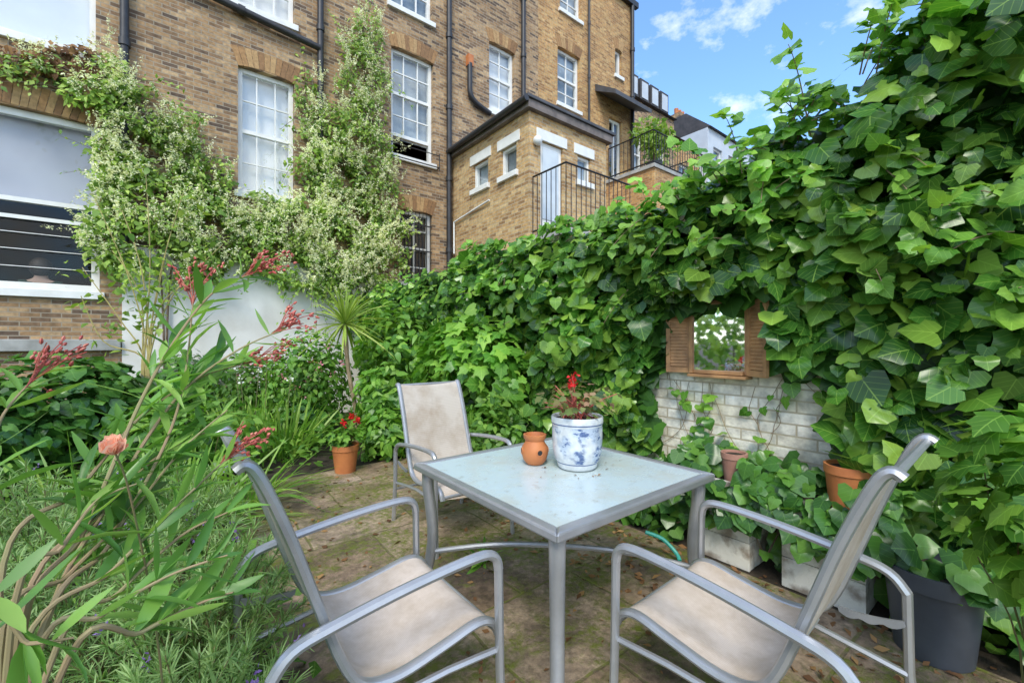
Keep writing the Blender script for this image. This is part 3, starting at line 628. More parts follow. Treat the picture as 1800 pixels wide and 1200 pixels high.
# low ivy at the foot of the wall
TR=thing('trailing_ivy','low trailing ivy at the foot of the wall around the pots','ivy',(2.8,2.5,0))
n=1300; y=rng.uniform(-.2,5,n); x=2.62+.42*rng.random(n); z=.05+(.15+.45*(x-2.62)/.42)*rng.random(n)*(1+.5*fn(y*3,x)); k=~((z<.6)&(x<2.96)&(((y>1.05)&(y<1.5))|((y>.55)&(y<1.0))))&~((np.hypot(x-2.60,y-.34)<.26)&(z<.5))
P=np.stack([x,y,z],1)[k]
n=380; y=rng.uniform(.45,1.65,n); z=.64-.46*rng.random(n)**1.2*(.7+.5*fn(y*5,y)); x=np.where(z>.52,rng.uniform(2.58,3.0,n),rng.uniform(2.56,2.645,n)); kk=~((np.hypot(x-2.68,y-.68)<.09)&(z>.52))&~((np.hypot(x-2.68,y-1.27)<.10)&(z>.50)); P=np.concatenate([P,np.stack([x,y,z],1)[kk]])
n=45; P=np.concatenate([P,np.stack([rng.uniform(2.46,2.62,n),rng.uniform(.10,.56,n),.34+.14*rng.random(n)],1)]); k=len(P)
leaves('leaves',T_IVY,P,np.array([-.8,-.25,.7])+rnd(k,.4),np.array([-.3,0,-.8])+rnd(k,.5),rng.uniform(.055,.125,k),M['ivydark'],TR)
for i in range(14):
    y=random.uniform(.9,4.8); MB().tube([(3.0,y,.02),(2.85,y+random.uniform(-.2,.2),.25),(2.7,y+random.uniform(-.4,.4),.12)],.005,5,sm=3).build('stem',M['bark'],TR)
# mirror
MR=thing('garden_mirror','small wooden mirror with open louvred shutters hung on the ivy wall','mirror',(3.06,1.485,1.1))
y0,y1,z0,z1=1.30,1.67,1.12,1.64; mb=MB()
for q in ((3.03,y0-.015,y0+.012,z0,z1),(2.985,y1-.012,y1+.015,z0,z1),(3.0,y0+.012,y1-.012,z1-.025,z1),(3.0,y0+.012,y1-.012,z0,z0+.025)): mb.box(q[0],3.085,*q[1:])
mb.build('frame',M['wood'],MR,sm=False,bevel=.003)
MB().poly([(3.072,y0,z0+.005),(3.007,y1,z0+.005),(3.007,y1,z1-.005),(3.072,y0,z1-.005)]).build('glass',M['mirror'],MR,sm=False)
MB().box(2.97,3.083,y0-.02,y1+.02,z0-.024,z0-.004).build('sill',M['wood'],MR,sm=False,bevel=.003)
for sgn,yh,an in ((1,y1+.018,R(18)),(-1,y0-.018,R(30))):
    mb=MB(); wd=.18
    def sp_(a,t,z): return (3.035-a*math.sin(an)-t*math.cos(an),yh+sgn*(a*math.cos(an)-t*math.sin(an)),z)
    def sb(a0,a1,t0,t1,za,zb): mb.hexa([sp_(a0,t0,za),sp_(a1,t0,za),sp_(a1,t1,za),sp_(a0,t1,za),sp_(a0,t0,zb),sp_(a1,t0,zb),sp_(a1,t1,zb),sp_(a0,t1,zb)])
    sb(0,.03,0,.022,z0,z1); sb(wd-.03,wd,0,.022,z0,z1); sb(.03,wd-.03,.001,.021,z0,z0+.04); sb(.03,wd-.03,.001,.021,z1-.04,z1); sb(.03,wd-.03,.0215,.023,z0+.04,z1-.04) if False else None
    kk=18
    for i in range(kk):
        z=z0+.042+(z1-z0-.085)*i/kk
        mb.hexa([sp_(.03,.010,z),sp_(wd-.03,.010,z),sp_(wd-.03,.003,z+.022),sp_(.03,.003,z+.022),sp_(.03,.018,z+.004),sp_(wd-.03,.018,z+.004),sp_(wd-.03,.010,z+.027),sp_(.03,.010,z+.027)])
    mb.build('shutter',M['wood'],MR,sm=False)
# troughs and pots by the wall
def trough(y0,y1,zt,label):
    r=thing('planter_box',label,'planter',(2.8,(y0+y1)/2,0)); mb=MB()
    n=3; hh=zt/n
    for i in range(n):
        mb.box(2.65,2.675,y0,y1,i*hh+.004,(i+1)*hh); mb.box(2.925,2.95,y0,y1,i*hh+.004,(i+1)*hh)
        mb.box(2.676,2.924,y0+.002,y0+.025,i*hh+.004,(i+1)*hh); mb.box(2.676,2.924,y1-.025,y1-.002,i*hh+.004,(i+1)*hh)
    mb.build('side_board',M['peel'],r,sm=False,bevel=.003)
    MB().box(2.677,2.923,y0+.027,y1-.027,.05,zt-.03).build('soil',M['soil'],r,sm=False)
trough(1.12,1.44,.50,'peeling white planter box below the mirror'); trough(.58,.95,.50,'peeling white planter box near the right chair, nearer one')
def pot(name,label,c,r0,r1,h,m,rim=.02,soil=True):
    c=Vector(c); t=thing(name,label,'plant pot',c)
    prof=[(r0,0),(r1*.93,h-.22*h),(r1*.94,h*.80),(r1,h*.81),(r1,h),(r1-.012,h),(r1-.016,h*.9),(.01,h*.89)]
    MB().lathe(prof,c,28).build('pot',m,t)
    if soil: MB().lathe([(r1-.018,h*.90+.004),(.005,h*.92)],c,24).build('soil',M['soil'],t)
    return t
pot('terracotta_pot','terracotta pot half hidden by ivy on the nearer white planter',(2.80,.69,.472),.08,.105,.23,M['terra'])
pot('terracotta_pot','small pinkish clay pot on the white planter below the mirror',(2.79,1.27,.472),.055,.078,.18,M['terra2'])
pot('black_pot','large dark plastic pot on the ground behind the right chair',(2.60,.34,.008),.13,.17,.37,M['plastic'])
pot('black_pot','dark plastic pot on the paving behind the far chair',tuple(onZ(868,860,.0).xy)+(.006,),.10,.14,.28,M['plastic'])
g=onZ(607,828,0.006); 
pot('terracotta_pot','terracotta pot of red geraniums on the far patio edge',(g.x,g.y,.006),.10,.135,.28,M['terra'])
def geranium(label,c,rad,n,ls,lm,fc,ns=9,fsz=.022,stemm='stem',flat=.55):
    c=Vector(c); t=thing('geranium',label,'flowering plant',c); P,d=ell(c+Vector((0,0,rad*flat)),(rad,rad,rad*flat),n,.5); k=len(P)
    P[:,2]=np.maximum(P[:,2],c.z+.01)
    leaves('leaves',T_LOBE,P,d*.5+UP+rnd(k,.3),d+rnd(k,.5),ls*rng.uniform(.6,1.2,k),lm,t); mb=MB()
    for i in range(34):
        e=Vector(P[rng.integers(k)]); mb.tube([c+Vector((random.uniform(-.3,.3)*rad,random.uniform(-.3,.3)*rad,0)),c.lerp(e,.6)+Vector((0,0,.02)),e],.0025,5)
    for o_ in fc:
        e=c+Vector(o_); mb.tube([c,c.lerp(e,.5)+Vector((0,0,.02)),e],.003,5)
    mb.build('stems',M[stemm],t)
    for o_ in fc:
        Q=np.tile(arr(c+Vector(o_)),(22,1))+rnd(22,.014); leaves('flower_head',T_PETAL,Q,rnd(22)+UP*.5,rnd(22),fsz,M['red'],t)
geranium('leafy red geranium growing in the terracotta pot on the patio',(g.x,g.y,.265),.2,130,.075,M['mid'],[(.05,-.05,.3),(.12,-.02,.26),(.0,.05,.24)],fsz=.03)
# ------------------------------------------------------------------ table
TB=thing('patio_table','square silver patio table with frosted glass top','table',(1.47,1.5,.006))
x0,x1,y0,y1,zt=.96,1.98,.985,2.015,.74; rw=.045; mb=MB()
mb.hexa([(x0,y0,zt-.035),(x1,y0,zt-.035),(x1-rw,y0+rw,zt-.035),(x0+rw,y0+rw,zt-.035),(x0,y0,zt),(x1,y0,zt),(x1-rw,y0+rw,zt),(x0+rw,y0+rw,zt)])
mb.hexa([(x1,y1,zt-.035),(x0,y1,zt-.035),(x0+rw,y1-rw,zt-.035),(x1-rw,y1-rw,zt-.035),(x1,y1,zt),(x0,y1,zt),(x0+rw,y1-rw,zt),(x1-rw,y1-rw,zt)])
mb.hexa([(x0,y1,zt-.035),(x0,y0,zt-.035),(x0+rw,y0+rw,zt-.035),(x0+rw,y1-rw,zt-.035),(x0,y1,zt),(x0,y0,zt),(x0+rw,y0+rw,zt),(x0+rw,y1-rw,zt)])
mb.hexa([(x1,y0,zt-.035),(x1,y1,zt-.035),(x1-rw,y1-rw,zt-.035),(x1-rw,y0+rw,zt-.035),(x1,y0,zt),(x1,y1,zt),(x1-rw,y1-rw,zt),(x1-rw,y0+rw,zt)])
mb.build('rim',M['metal'],TB,sm=False,bevel=.008)
MB().box(x0+rw+.002,x1-rw-.002,y0+rw+.002,y1-rw-.002,zt-.012,zt-.004).build('tabletop',M['frost'],TB,sm=False)
for sx,sy in ((-1,-1),(1,-1),(1,1),(-1,1)):
    cx,cy=1.47+sx*.455,1.5+sy*.46; fx,fy=1.47+sx*.49,1.5+sy*.495
    MB().tube([(cx,cy,zt-.036),(cx,cy,.62),(1.47+sx*.44,1.5+sy*.445,.35),(fx,fy,.01)],[.031,.029,.026,.024],12,sm=4).build('leg',M['metal'],TB)
for sx in (-1,1):
    a=Vector((1.47-.44*sx,1.5-.445,.30)); b_=Vector((1.47+.44*sx,1.5+.445,.30)); mid=(a+b_)/2+Vector((0,0,.035 if sx>0 else .065))
    MB().tube([a,a.lerp(mid,.5)+Vector((0,0,.02)),mid,b_.lerp(mid,.5)+Vector((0,0,.02)),b_],.013,8,sm=4).build('stretcher',M['metal'],TB)
bp=Vector((1.56,1.46,.741))
BP=thing('blue_white_pot','white ceramic pot with blue landscape painting on the glass table','plant pot',bp)
MB().lathe([(.088,0),(.097,.010),(.098,.026),(.108,.042),(.117,.08),(.121,.13),(.122,.19),(.121,.208),(.124,.213),(.126,.224),(.126,.243),(.122,.249),(.116,.247),(.113,.232),(.01,.23)],bp,40).build('pot',M['bluepot'],BP)
MB().lathe([(.111,.233),(.004,.238)],bp,24).build('soil',M['soil'],BP)
geranium('straggly geranium with red blooms growing in the blue and white pot',bp+Vector((0,0,.235)),.22,120,.038,M['redleaf'],[(-.04,-.01,.19)],stemm='bud',fsz=.02,flat=.42)
sp0=Vector((1.435,1.63,.741))
SP=thing('strawberry_pot','small round terracotta pot with side holes beside the blue pot','plant pot',sp0)
MB().lathe([(.042,0),(.058,.02),(.066,.05),(.064,.085),(.05,.105),(.047,.115),(.056,.128),(.058,.145),(.05,.147),(.042,.12),(.01,.10)],sp0,32).build('pot',M['terra'],SP)
for an in (-1.9,-3.6,-.4):
    dv=Vector((math.cos(an),math.sin(an),0)); c=sp0+Vector((0,0,.065))+dv*.0655; sd=Vector((-dv.y,dv.x,0)); mb=MB()
    mb.poly([c+sd*(.013*math.cos(t))+Vector((0,0,.013*math.sin(t)))+dv*.001 for t in np.linspace(0,6.283,17)[:-1]]); mb.build('hole_shade',M['iron'],SP,sm=False)  # flat black disc paints the shade inside the opening
    MB().tube([c+sd*(.015*math.cos(t))+Vector((0,0,.015*math.sin(t))) for t in np.linspace(0,6.283,17)],.003,6).build('hole_rim',M['terra'],SP)
n=34; a=rng.uniform(0,6.28,n); r=.13+.12*rng.random(n)**1.5; P=np.stack([bp.x-.03+r*np.cos(a),bp.y+r*np.sin(a),.7425+0*a],1); P=P[(P[:,0]<1.9)&(np.hypot(P[:,0]-1.435,P[:,1]-1.63)>.07)]; k=len(P)
tag(leaves('fallen_petals',T_SMALL,P,UP+rnd(k,.15),rnd(k)*np.array([1,1,0]),rng.uniform(.008,.022,k),M['dry'],None,(1.5,1.45,.742)),'dry petals and bits fallen on the glass table around the pot','petals',kind='stuff')
# ------------------------------------------------------------------ chairs
CG='patio chairs around the table'
CHR=thing('patio_chair','x','chair',(0,0,0),CG)
prof=smooth([Vector(p) for p in ((-.428,0,1.045),(-.405,0,1.055),(-.375,0,1.015),(-.312,0,.86),(-.245,0,.66),(-.185,0,.49),(-.13,0,.41),(-.03,0,.385),(.12,0,.405),(.24,0,.425),(.30,0,.405),(.325,0,.36))],4)
for s in (-1,1):
    MB().tube([p+Vector((0,s*.265,0)) for p in prof],.0185,8,.75).build('side_rail',M['metal'],CHR)
    MB().tube([(.30,s*.305,.60),(.285,s*.305,.642),(.22,s*.305,.662),(.0,s*.305,.65),(-.22,s*.305,.622),(-.315,s*.305,.60),(-.36,s*.305,.55)],.0175,8,.9,sm=4).build('armrest',M['metal'],CHR)
    MB().tube([(.30,s*.305,.605),(.305,s*.305,.3),(.315,s*.305,.0)],.0165,8,.85).build('leg',M['metal'],CHR)
    MB().tube([(-.36,s*.305,.555),(-.365,s*.305,.3),(-.40,s*.305,.0)],.0165,8,.85).build('leg',M['metal'],CHR)
    MB().tube([(.305,s*.297,.33),(0,s*.29,.345),(-.362,s*.297,.30)],.0115,6,.9,sm=3).build('side_bar',M['metal'],CHR)
    mb=MB(); top=[];bot=[]
    for i in range(17):
        t=i/16; x=-.355+.17*t; z=.47-.06*t+.03*t*t; top.append((x,z)); bot.append((x-.004,z-.016-.010*abs(math.sin(t*math.pi*3))))
    for i in range(16):
        (a,b1),(c_,d1),(e_,f1),(g_,h1)=top[i],top[i+1],bot[i+1],bot[i]
        q=[(a,b1),(c_,d1),(e_,f1),(g_,h1)]; mb.hexa([(x,s*.284-.004,z) for x,z in q]+[(x,s*.284+.004,z) for x,z in q])
    mb.build('recline_bracket',M['bracket'],CHR,sm=False)
def sheet(i0,i1,off,name,m,w=.255):
    mb=MB(); pts=prof[i0:i1+1]; K=8
    for p in pts:
        for j in range(K+1):
            y=-w+2*w*j/K; sag=.018*(1-(y/w)**2)
            mb.v.append((p.x+(sag*.3),y,p.z-sag+off))
    for i in range(len(pts)-1):
        for j in range(K): a=i*(K+1)+j; mb.f.append((a,a+1,a+K+2,a+K+1))
    return mb.build(name,m,CHR)
n_=len(prof); sheet(2,21,.0,'backrest',M['sling2']); sheet(22,n_-1,.006,'seat',M['sling'])
MB().tube([(.318,-.25,.375),(.318,.25,.375)],.011,8).build('front_bar',M['metal'],CHR)
MB().tube([(-.41,-.25,1.045),(-.41,.25,1.045)],.011,8).build('top_bar',M['metal'],CHR)
MB().tube([(-.13,-.25,.385),(-.13,.25,.385)],.012,8).build('cross_bar',M['metal'],CHR)
MB().tube([(-.37,-.29,.25),(-.37,.29,.25)],.010,8).build('rear_bar',M['metal'],CHR)
def copytree(o):
    c=o.copy(); COL.objects.link(c)
    for ch in o.children:
        d=ch.copy(); COL.objects.link(d); d.parent=c
        for gch in ch.children: e=gch.copy(); COL.objects.link(e); e.parent=d
    return c
spots=[((.545,1.445,.006),0,'silver armchair with cream sling seat nearest the oleander, facing right'),((1.505,.645,.006),92,'silver armchair with cream sling seat in front of the dark pot, facing the ivy end'),((1.60,2.70,.006),-92,'silver armchair with cream sling back on the far side of the table')]
for i,(p,a,l) in enumerate(spots):
    c=CHR if i==0 else copytree(CHR); c.location=p; c.rotation_euler=(0,0,R(a)); c['label']=l
    if i==2: c.scale=(1,.96,.965)
# ------------------------------------------------------------------ oleander
ob=at(30,600,.74); OL=thing('oleander','tall oleander with narrow leaves and dark red buds filling the left foreground','shrub',(ob.x,ob.y,0))
stems=[[(40,1150,.75),(150,930,.85),(250,700,.95),(320,580,1.0),(380,510,1.05),(445,480,1.08)],
[(60,1180,.75),(200,870,.9),(310,700,1.0),(410,620,1.05),(495,580,1.1)],
[(0,1040,.8),(140,860,.9),(250,730,1),(360,660,1.05),(450,635,1.1)],
[(-40,1050,.7),(-20,860,.75),(0,740,.8),(60,665,.85)],
[(20,1190,.7),(200,1000,.8),(330,870,.9),(405,800,.95)],
[(0,1150,.7),(120,1010,.8),(230,900,.9),(320,790,.95),(400,720,1.)],
[(50,1200,.65),(180,1080,.7),(300,1010,.76),(400,975,.8)],
[(-20,1120,.6),(50,1130,.6),(130,1120,.62)],
[(100,1200,.62),(250,1110,.7),(350,1060,.78),(410,1040,.8)],
[(60,1150,.72),(190,960,.85),(290,780,.95),(325,660,1.0),(340,520,1.05)],
[(20,1100,.7),(110,960,.75),(170,880,.8),(240,850,.85)],
[(30,1120,.74),(180,900,.88),(280,800,.97),(360,760,1.02)],
[(80,1190,.7),(210,1040,.8),(320,940,.88),(400,900,.93)]]
budst={0,1,2,3,4,9}
PL=[];NL=[];TL=[];SL=[]
for si,s in enumerate(stems):
    pts=[at(*q) for q in s]; pts=[Vector((ob.x+random.uniform(-.1,.1),ob.y+random.uniform(-.1,.1),0))]+pts; sp=smooth(pts,9); MB().tube(sp,[.006,.0036,.0014],7).build('stem',M['ostem'],OL)
    n=len(sp); acc=0
    for i in range(14 if len(s)>3 else 9,n):
        acc+=(sp[i]-sp[i-1]).length
        if acc>.032 :
            acc=0; t=(sp[i]-sp[i-1]).normalized(); a0=random.uniform(0,6.28); u=t.orthogonal().normalized(); v=t.cross(u)
            for j in range(3):
                if random.random()<.12: continue
                an=a0+j*2.09; rd=u*math.cos(an)+v*math.sin(an); T=t*random.uniform(.7,1.3)+rd*random.uniform(.4,.8)+Vector((0,0,.3)); 
                PL.append(arr(sp[i])); TL.append(arr(T)); NL.append(arr(t*.4-rd*.6+Vector((-.25,-.3,.5)))+rng.normal(0,.25,3)); SL.append(random.uniform(.075,.135)*(1 if i<n-6 else .75))
    if si in budst:
        bm_=MB(); e=sp[-1]; t=(sp[-1]-sp[-3]).normalized(); bm_.tube([sp[-2],e],.0019,5)
        for j in range(11):
            d=(t*1.3+Vector(rng.normal(0,.42,3))+Vector((0,0,.1))).normalized(); ln=random.uniform(.04,.12); q=e-t*.03*random.random(); bm_.tube([q,q+d*ln*.6+Vector((0,0,.008)),q+d*ln],.0011,5)
            for k in range(random.choice([4,5,6])):
                f=q+d*ln*random.uniform(.6,1.05)+Vector(rng.normal(0,.005,3)); d2=(d+Vector(rng.normal(0,.4,3))).normalized(); L2=random.uniform(.007,.014)
                bm_.tube([f,f+d2*L2*.3,f+d2*L2*.7,f+d2*L2],[.001,.0034,.0030,.0008],6)
        bm_.build('bud_cluster',M['bud'],OL)
leaves('leaves',T_LANCE,PL,NL,TL,SL,M['olean'],OL,wj=.2)
# rose
rp=at(203,797,.76); RS=thing('rose','single peach rose bloom among the oleander stems','flower',(rp.x,rp.y,0)); MB().tube([(rp.x+.1,rp.y+.15,0),(rp.x+.06,rp.y+.1,.7),(rp.x+.02,rp.y+.03,rp.z-.1),tuple(rp)],[.0025,.0016],6,sm=4).build('stems',M['stem'],RS)
n=34; an=np.arange(n)*2.4; k=np.linspace(.15,1,n); D=np.stack([np.cos(an)*k,np.sin(an)*k,.95-k*.75],1)+np.array([-.25,-.45,0]); leaves('petals',T_PETAL,np.tile(arr(rp),(n,1)),np.stack([-np.cos(an),-np.sin(an),.8+0*an],1),D,.021+.010*k,M['peach'],RS)
# ------------------------------------------------------------------ left bed
n=6000; x=rng.uniform(-4.5,.42,n); y=rng.uniform(.9,8.2,n); P=np.stack([x,y,.03+.22*rng.random(n)*(1+fn(x*2,y*2))],1)
GC=leaves('ground_cover',T_SMALL,P,UP+rnd(n,.5),rnd(n),rng.uniform(.06,.12,n),M['mid'],None,(-2,4,0)); tag(GC,'low leafy ground cover filling the left border','ground cover',kind='stuff')
n=1500; x=rng.uniform(.4,2.9,n); y=rng.uniform(4.75,8.3,n); P=np.stack([x,y,.03+.3*rng.random(n)],1)
tag(leaves('ground_cover',T_SMALL,P,UP+rnd(n,.5),rnd(n),rng.uniform(.06,.12,n),M['mid'],None,(1.6,6,0)),'low leafy ground cover filling the far border under the house','ground cover',kind='stuff')
n=4200; x=rng.uniform(-4.3,-3.3,n); y=rng.uniform(-1,6,n); z=2.3*rng.random(n)**.8; HG=thing('boundary_hedge','tall leafy hedge on the opposite side of the garden, seen in the mirror','hedge',(-3.8,2.5,0))
leaves('leaves',T_OVATE,np.stack([x,y,z],1),np.array([1,0,.6])+rnd(n,.5),rnd(n)-UP*.4,rng.uniform(.1,.2,n),M['vine'],HG)
for i in range(8): MB().tube([(-3.8,-.6+i*.85,0),(-3.8+random.uniform(-.2,.2),-.6+i*.85,2.0)],[.03,.01],6).build('stem',M['bark'],HG)
def needle(label,c,rad,n,fl=0):
    c=Vector(c); r=thing('lavender',label,'shrub',(c.x,c.y,0)); m0=MB()
    ns=75; Q=[];D=[]
    for i in range(ns):
        a=random.uniform(0,6.28); q=random.random()**.5; tip=Vector((c.x+rad[0]*q*math.cos(a),c.y+rad[1]*q*math.sin(a),rad[2]*(1.05-.45*q*q)*random.uniform(.75,1.1))); b0=Vector((c.x+random.uniform(-.1,.1),c.y+random.uniform(-.1,.1),0))
        pts=smooth([b0,b0.lerp(tip,.5)+Vector((0,0,.04)),tip],6); m0.tube(pts,[.004,.0015],4)
        for k in range(n//ns):
            t=random.uniform(.25,1)**.7; p=pts[min(int(t*(len(pts)-1)),len(pts)-1)].lerp(tip,random.random()*.1); dd=(tip-b0).normalized()+Vector(rng.normal(0,.6,3)); Q.append(arr(p)); D.append(arr(dd))
    m0.build('stems',M['stem'],r); ribbons('leaves',Q,D,rng.uniform(.035,.08,len(Q)),.0024,.2,M['lav'],r,seg=2)
    if fl:
        P_=np.array([c.x,c.y,rad[2]])+rng.uniform(-1,1,(fl,3))*np.array([rad[0],rad[1],.06]); P_=np.repeat(P_,12,0)+rnd(fl*12,.008)*np.array([1,1,2.5]); leaves('flowers',T_SMALL,P_,rnd(len(P_)),rnd(len(P_))+UP,.012,M['purple'],r)
for (px,py,d,rx,rz,l) in ((350,1000,1.45,.34,.70,'feathery grey green lavender close to the left chair'),(140,1000,1.6,.42,.74,'feathery grey green lavender below the rose bloom'),(60,900,2.3,.5,.68,'feathery grey green lavender at the left picture edge'),(300,880,2.5,.4,.58,'feathery grey green lavender behind the left chair back'),(320,1150,1.15,.3,.52,'low feathery lavender at the bottom beside the left chair')):
    q=at(px,py,d); needle(l,(q.x,q.y,0),(rx,rx,rz),6800,4)
def gp(px,d): q=at(px,600,d); return (q.x,q.y,0)
flatclump('daylily','arching bright strap leaved clump behind the oleander buds','perennial',gp(300,3.0),150,.9,.012,M['grass'],.2,group=None)
flatclump('daylily','strap leaved clump left of the arching clump','perennial',gp(150,3.2),130,.8,.012,M['grass'],.2)
flatclump('daylily','strap leaved clump behind the left chair','perennial',gp(420,3.5),130,.7,.011,M['grass'],.2)
flatclump('agapanthus','strap leaved clump with small white flowers by the far border','perennial',gp(500,5.1),140,.95,.016,M['grass'],.24,fl=(M['wflower'],3,1.0),droop=.35,elev=(1.1,.35))
flatclump('agapanthus','strap leaved clump with white flowers at the foot of the white wall','perennial',gp(425,5.5),130,.95,.016,M['grass'],.24,fl=(M['wflower'],2,1.05),droop=.35,elev=(1.1,.35))
q=gp(95,4.3); shrub('ivy_bush','rounded dark ivy bush at the left picture edge','ivy bush',(q[0],q[1],.66),(.85,.6,.58),1400,T_IVY,.12,M['ivydark'])
q=gp(-60,3.6); shrub('ivy_bush','dark ivy bush half cut off by the left picture edge','ivy bush',(q[0],q[1],.55),(.6,.5,.5),500,T_IVY,.12,M['ivydark'])
q=gp(265,4.3); shrub('leafy_shrub','low green shrub right of the dark ivy bush','shrub',(q[0],q[1],.35),(.5,.45,.4),500,T_OVATE,.11,M['mid'])
q=gp(380,4.4); shrub('leafy_shrub','mixed green shrub behind the strap leaves','shrub',(q[0],q[1],.38),(.55,.45,.4),600,T_OVATE,.1,M['mid'])
q=gp(545,6.3); shrub('fuchsia','bush with pink flowers against the white rendered wall','flowering shrub',(q[0],q[1],.8),(.6,.5,.75),2600,T_OVATE,.085,M['mid'],fl=(M['pink'],22,.035,6),gap=-.9)
q=gp(440,6.5); shrub('fuchsia','green bush with few pink flowers left of the other pink bush','flowering shrub',(q[0],q[1],.6),(.65,.5,.6),2300,T_OVATE,.085,M['mid'],fl=(M['pink'],9,.035,6),gap=-.9)
q=gp(330,6.6); shrub('leafy_shrub','dark green shrub at the foot of the white wall','shrub',(q[0],q[1],.6),(.7,.5,.6),1700,T_OVATE,.1,M['ivydark'],gap=-.9)
q=gp(545,5.6); shrub('leafy_shrub','low dark shrub beside the geranium pot','shrub',(q[0],q[1],.3),(.45,.3,.3),450,T_IVY,.09,M['ivydark'])
q=gp(685,5.5); shrub('leafy_shrub','broad leaved shrub right of the cordyline trunk','shrub',(q[0],q[1],.6),(.45,.45,.6),800,T_OVATE,.12,M['bright'])
shrub('hydrangea','bright broad leaved climber bulging from the wall behind the far chair','climber',(2.62,4.15,.95),(.38,1.0,.75),1300,T_LOBE,.15,M['bright'])
shrub('hydrangea','bright leaved climber on the ivy wall nearer the house','climber',(2.55,6.0,1.15),(.45,1.1,.85),1300,T_OVATE,.13,M['mid'])
shrub('leafy_shrub','small leaved shrub directly behind the far chair','shrub',(2.35,3.25,.45),(.3,.45,.45),700,T_OVATE,.075,M['mid'])
q=gp(680,5.0); shrub('leafy_shrub','low bright leaved shrub right of the geranium pot','shrub',(q[0],q[1],.28),(.3,.3,.3),400,T_OVATE,.12,M['bright'])
shrub('hop','pale green hop with toothed leaves at the lower right corner','climber',(1.97,.0,.86),(.22,.26,.34),270,T_LOBE,.095,M['bright'],up=.9,sr=.004)
shrub('hop','pale green toothed leaves at the bottom right edge','climber',(1.80,-.12,.48),(.18,.2,.28),170,T_LOBE,.09,M['bright'],up=.9,sr=.004)
# cordyline
cb=at(628,735,5.6); ch=at(606,570,5.6); CO=thing('cordyline','spiky cordyline palm on a thin trunk before the white wall','palm',(cb.x,cb.y,0))
MB().tube([(cb.x,cb.y,0),tuple(cb),tuple(cb.lerp(ch,.5)+Vector((-.03,0,0))),tuple(ch)],[.04,.03,.026,.03],8,sm=4).build('trunk',M['tan'],CO)
n=100; az=rng.uniform(0,6.28,n); el=rng.uniform(-.4,1.55,n); D=np.stack([np.cos(az)*np.cos(el),np.sin(az)*np.cos(el),np.sin(el)],1); ribbons('crown',np.tile(arr(ch),(n,1)),D,rng.uniform(.5,.8,n),.015,.3,M['cord'],CO,seg=5)
# tall thin shrub
q=gp(255,5.0); TS=thing('climbing_rose','tall thin yellow stemmed shrub before the white wall','shrub',q); mb=MB(); PL=[]
for (a,b_,c_) in (((255,640),(230,500),(175,350)),((255,640),(250,480),(215,370)),((255,640),(270,470),(255,300)),((255,640),(285,480),(320,340)),((255,640),(300,520),(390,430)),((255,640),(215,560),(150,470)),((255,640),(265,560),(300,430)),((255,640),(180,600),(140,520)),((255,640),(240,520),(195,440)),((255,640),(275,540),(340,480))):
    pts=smooth([Vector(q)]+[at(p[0]+random.uniform(-8,8),p[1],5.0) for p in (a,b_,c_)],6); mb.tube(pts,[.014,.009,.004],6); PL+=[arr(p) for p in pts[10:]]*4
mb.build('stems',pm('yellow_stem',(.40,.35,.12),(.30,.24,.09),9,.7),TS); P=arr(PL)+rnd(len(PL),.12); leaves('leaves',T_OVATE,P,UP+rnd(len(P),.6),rnd(len(P)),rng.uniform(.06,.11,len(P)),M['vine'],TS)
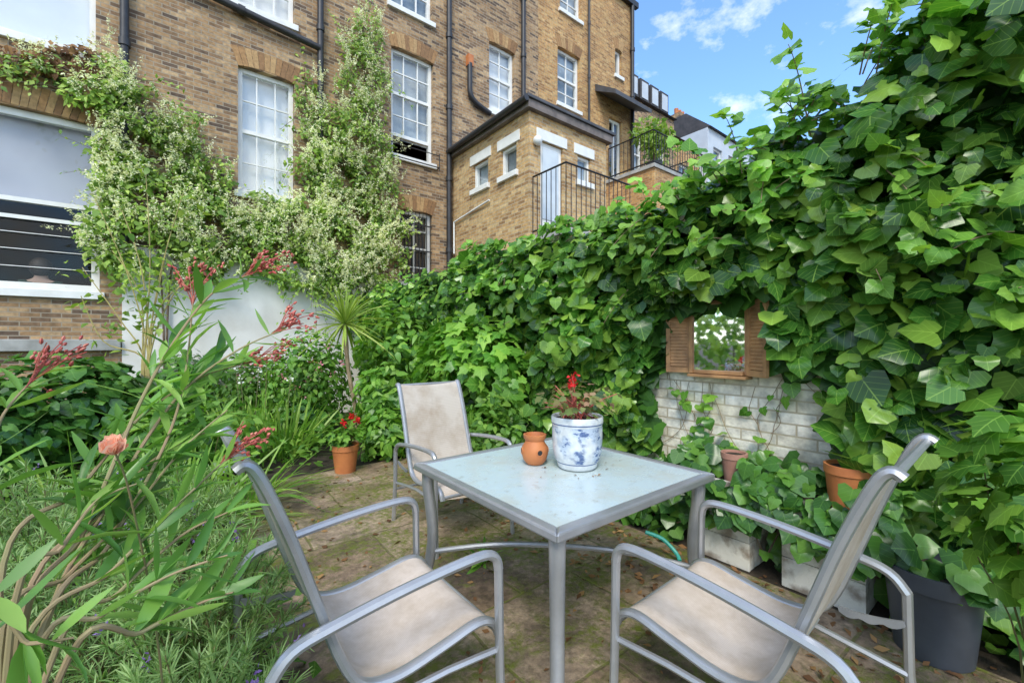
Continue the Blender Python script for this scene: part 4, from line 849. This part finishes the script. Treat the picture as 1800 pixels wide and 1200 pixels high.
# ------------------------------------------------------------------ facade climbers
def climber(label,els,nper,npan,stems_,thr,dry=None):
    r=thing('flowering_vine',label,'climber',tuple(onY(els[2][0],600,8.3).xy)+(0,)); P=[];area=[e[2]*e[3]*e[4] for e in els]; tot=sum(area)
    for e,a in zip(els,area):
        n=int(nper*a/tot); an=rng.uniform(0,6.283,n); rr=np.sqrt(rng.random(n))*(1+.25*np.sin(an*3+e[0])+.25*rng.random(n)**3); 
        for x,y in zip(e[0]+e[2]*rr*np.cos(an),e[1]+e[3]*rr*np.sin(an)): P.append(arr(onY(x,y,8.5-random.uniform(.03,.42)*e[4])))
    P=arr(P); P=P[fn(P[:,0]*3.1,P[:,2]*2.7)>thr]; P=P[P[:,2]>.1]; k=len(P)
    leaves('leaves',T_SMALL,P,np.array([-.3,-.8,.7])+rnd(k,.45),np.array([-.1,-.3,-.6])+rnd(k,.6),rng.uniform(.055,.105,k),M['vine'],r)
    Q=P[rng.choice(k,npan)]; nn=36; D=nrm(np.array([-.1,-.5,.65])+rnd(npan,.5)); t=rng.random((npan,nn)); L_=rng.uniform(.16,.40,npan)
    Q[:,1]=np.minimum(Q[:,1],8.22)
    PP=(Q[:,None]+np.array([0,-.08,.03])+D[:,None]*(L_[:,None]*t)[...,None]).reshape(-1,3)+rnd(npan*nn)*((.024*(1.1-t)).reshape(-1,1)); n2=len(PP)
    leaves('blossom',T_SMALL,PP,rnd(n2)+np.array([0,-.6,.5]),rnd(n2),rng.uniform(.02,.038,n2),M['cream'],r)
    mb=MB()
    for s in stems_: mb.tube([onY(x,y,8.42) if y<900 else Vector((onY(x,600,8.42).x,8.42,0)) for x,y in s],[.02,.006],6,sm=4)
    PL=[];TL=[]
    for i in range(80):
        p=Vector(P[rng.integers(k)]); p.y=min(p.y,8.25); d=Vector((random.uniform(-.7,.7),random.uniform(-.4,0),random.uniform(-1,.6))).normalized(); ln=random.uniform(.3,.85)
        pts=[p+d*ln*t+Vector((0,0,-.3*ln*t*t)) for t in np.linspace(0,1,7)]; mb.tube(pts,[.004,.002],4)
        for j in range(1,7):
            for _ in range(3): PL.append(arr(pts[j])+rng.normal(0,.03,3)); TL.append(arr(d)+rng.normal(0,.7,3))
    leaves('shoot_leaves',T_SMALL,PL,np.array([-.3,-.8,.6])+rnd(len(PL),.5),TL,rng.uniform(.04,.08,len(PL)),M['vine'],r)
    mb.build('stems',M['bark'],r)
    if dry:
        e,n=dry; P=arr([arr(onY(e[0]+e[2]*random.uniform(-1,1),e[1]+e[3]*random.uniform(-1,1),8.45-random.random()*.15)) for _ in range(n)]); leaves('dry_leaves',T_SMALL,P,np.array([0,-1,.3])+rnd(n,.4),rnd(n)-UP,rng.uniform(.06,.12,n),M['dry'],r)
climber('creamy flowering vine arching over the large left window',[(60,115,80,22,.5),(175,150,55,45,.8),(235,215,55,75,1),(300,255,65,50,1),(370,320,50,35,.8),(205,300,45,90,.9),(330,405,95,60,1),(260,330,80,65,1),(200,410,50,75,.9),(330,460,90,34,.7),(420,420,70,42,.8),(400,478,60,22,.4)],11500,340,[[(290,1000),(285,520),(260,330),(180,160)],[(290,1000),(300,480),(340,380),(300,260)],[(180,160),(90,110),(0,100)]],-.34,((80,105,90,28),260))
climber('creamy flowering vine climbing the wall in a tall column',[(640,60,36,48,.9),(635,140,44,60,1),(600,250,62,75,1),(640,330,68,90,1),(550,320,42,62,.8),(600,420,105,70,1),(520,410,70,58,1),(440,385,95,42,.9),(650,475,58,62,1),(570,475,75,46,.9),(690,420,25,70,.6),(535,180,22,80,.4),(500,470,60,30,.5)],15500,760,[[(640,1000),(640,560),(610,400),(640,250),(640,60)],[(640,1000),(620,520),(520,400),(420,385)],[(610,400),(545,300),(535,110)]],-.4)
# leaf litter
n=1200; x=np.where(rng.random(n)<.6,rng.uniform(1.9,2.65,n),rng.uniform(.4,2.6,n)); y=rng.uniform(-.2,4.6,n); P=np.stack([x,y,.014+0*x],1)
tag(leaves('leaf_litter',T_SMALL,P,UP+rnd(n,.25),rnd(n)*np.array([1,1,0]),rng.uniform(.015,.06,n),M['dry'],None,(1.5,2,0)),'brown fallen leaves scattered over the paving','leaves',kind='stuff')
hp=onZ(1195,985,.03); tag(MB().tube([hp,hp+Vector((.02,.04,.03)),hp+Vector((.0,.12,.09)),hp+Vector((-.06,.2,.12))],.012,8,sm=4).build('garden_hose',M['hose'],None,tuple(hp)),'short end of teal hose under the table by the planters','hose')
wd=flatclump('garden_weed','bright weed growing in a paving joint under the table','weed',tuple(onZ(850,990,0).xy)+(.006,),16,.2,.02,M['bright'],.02,droop=.6)
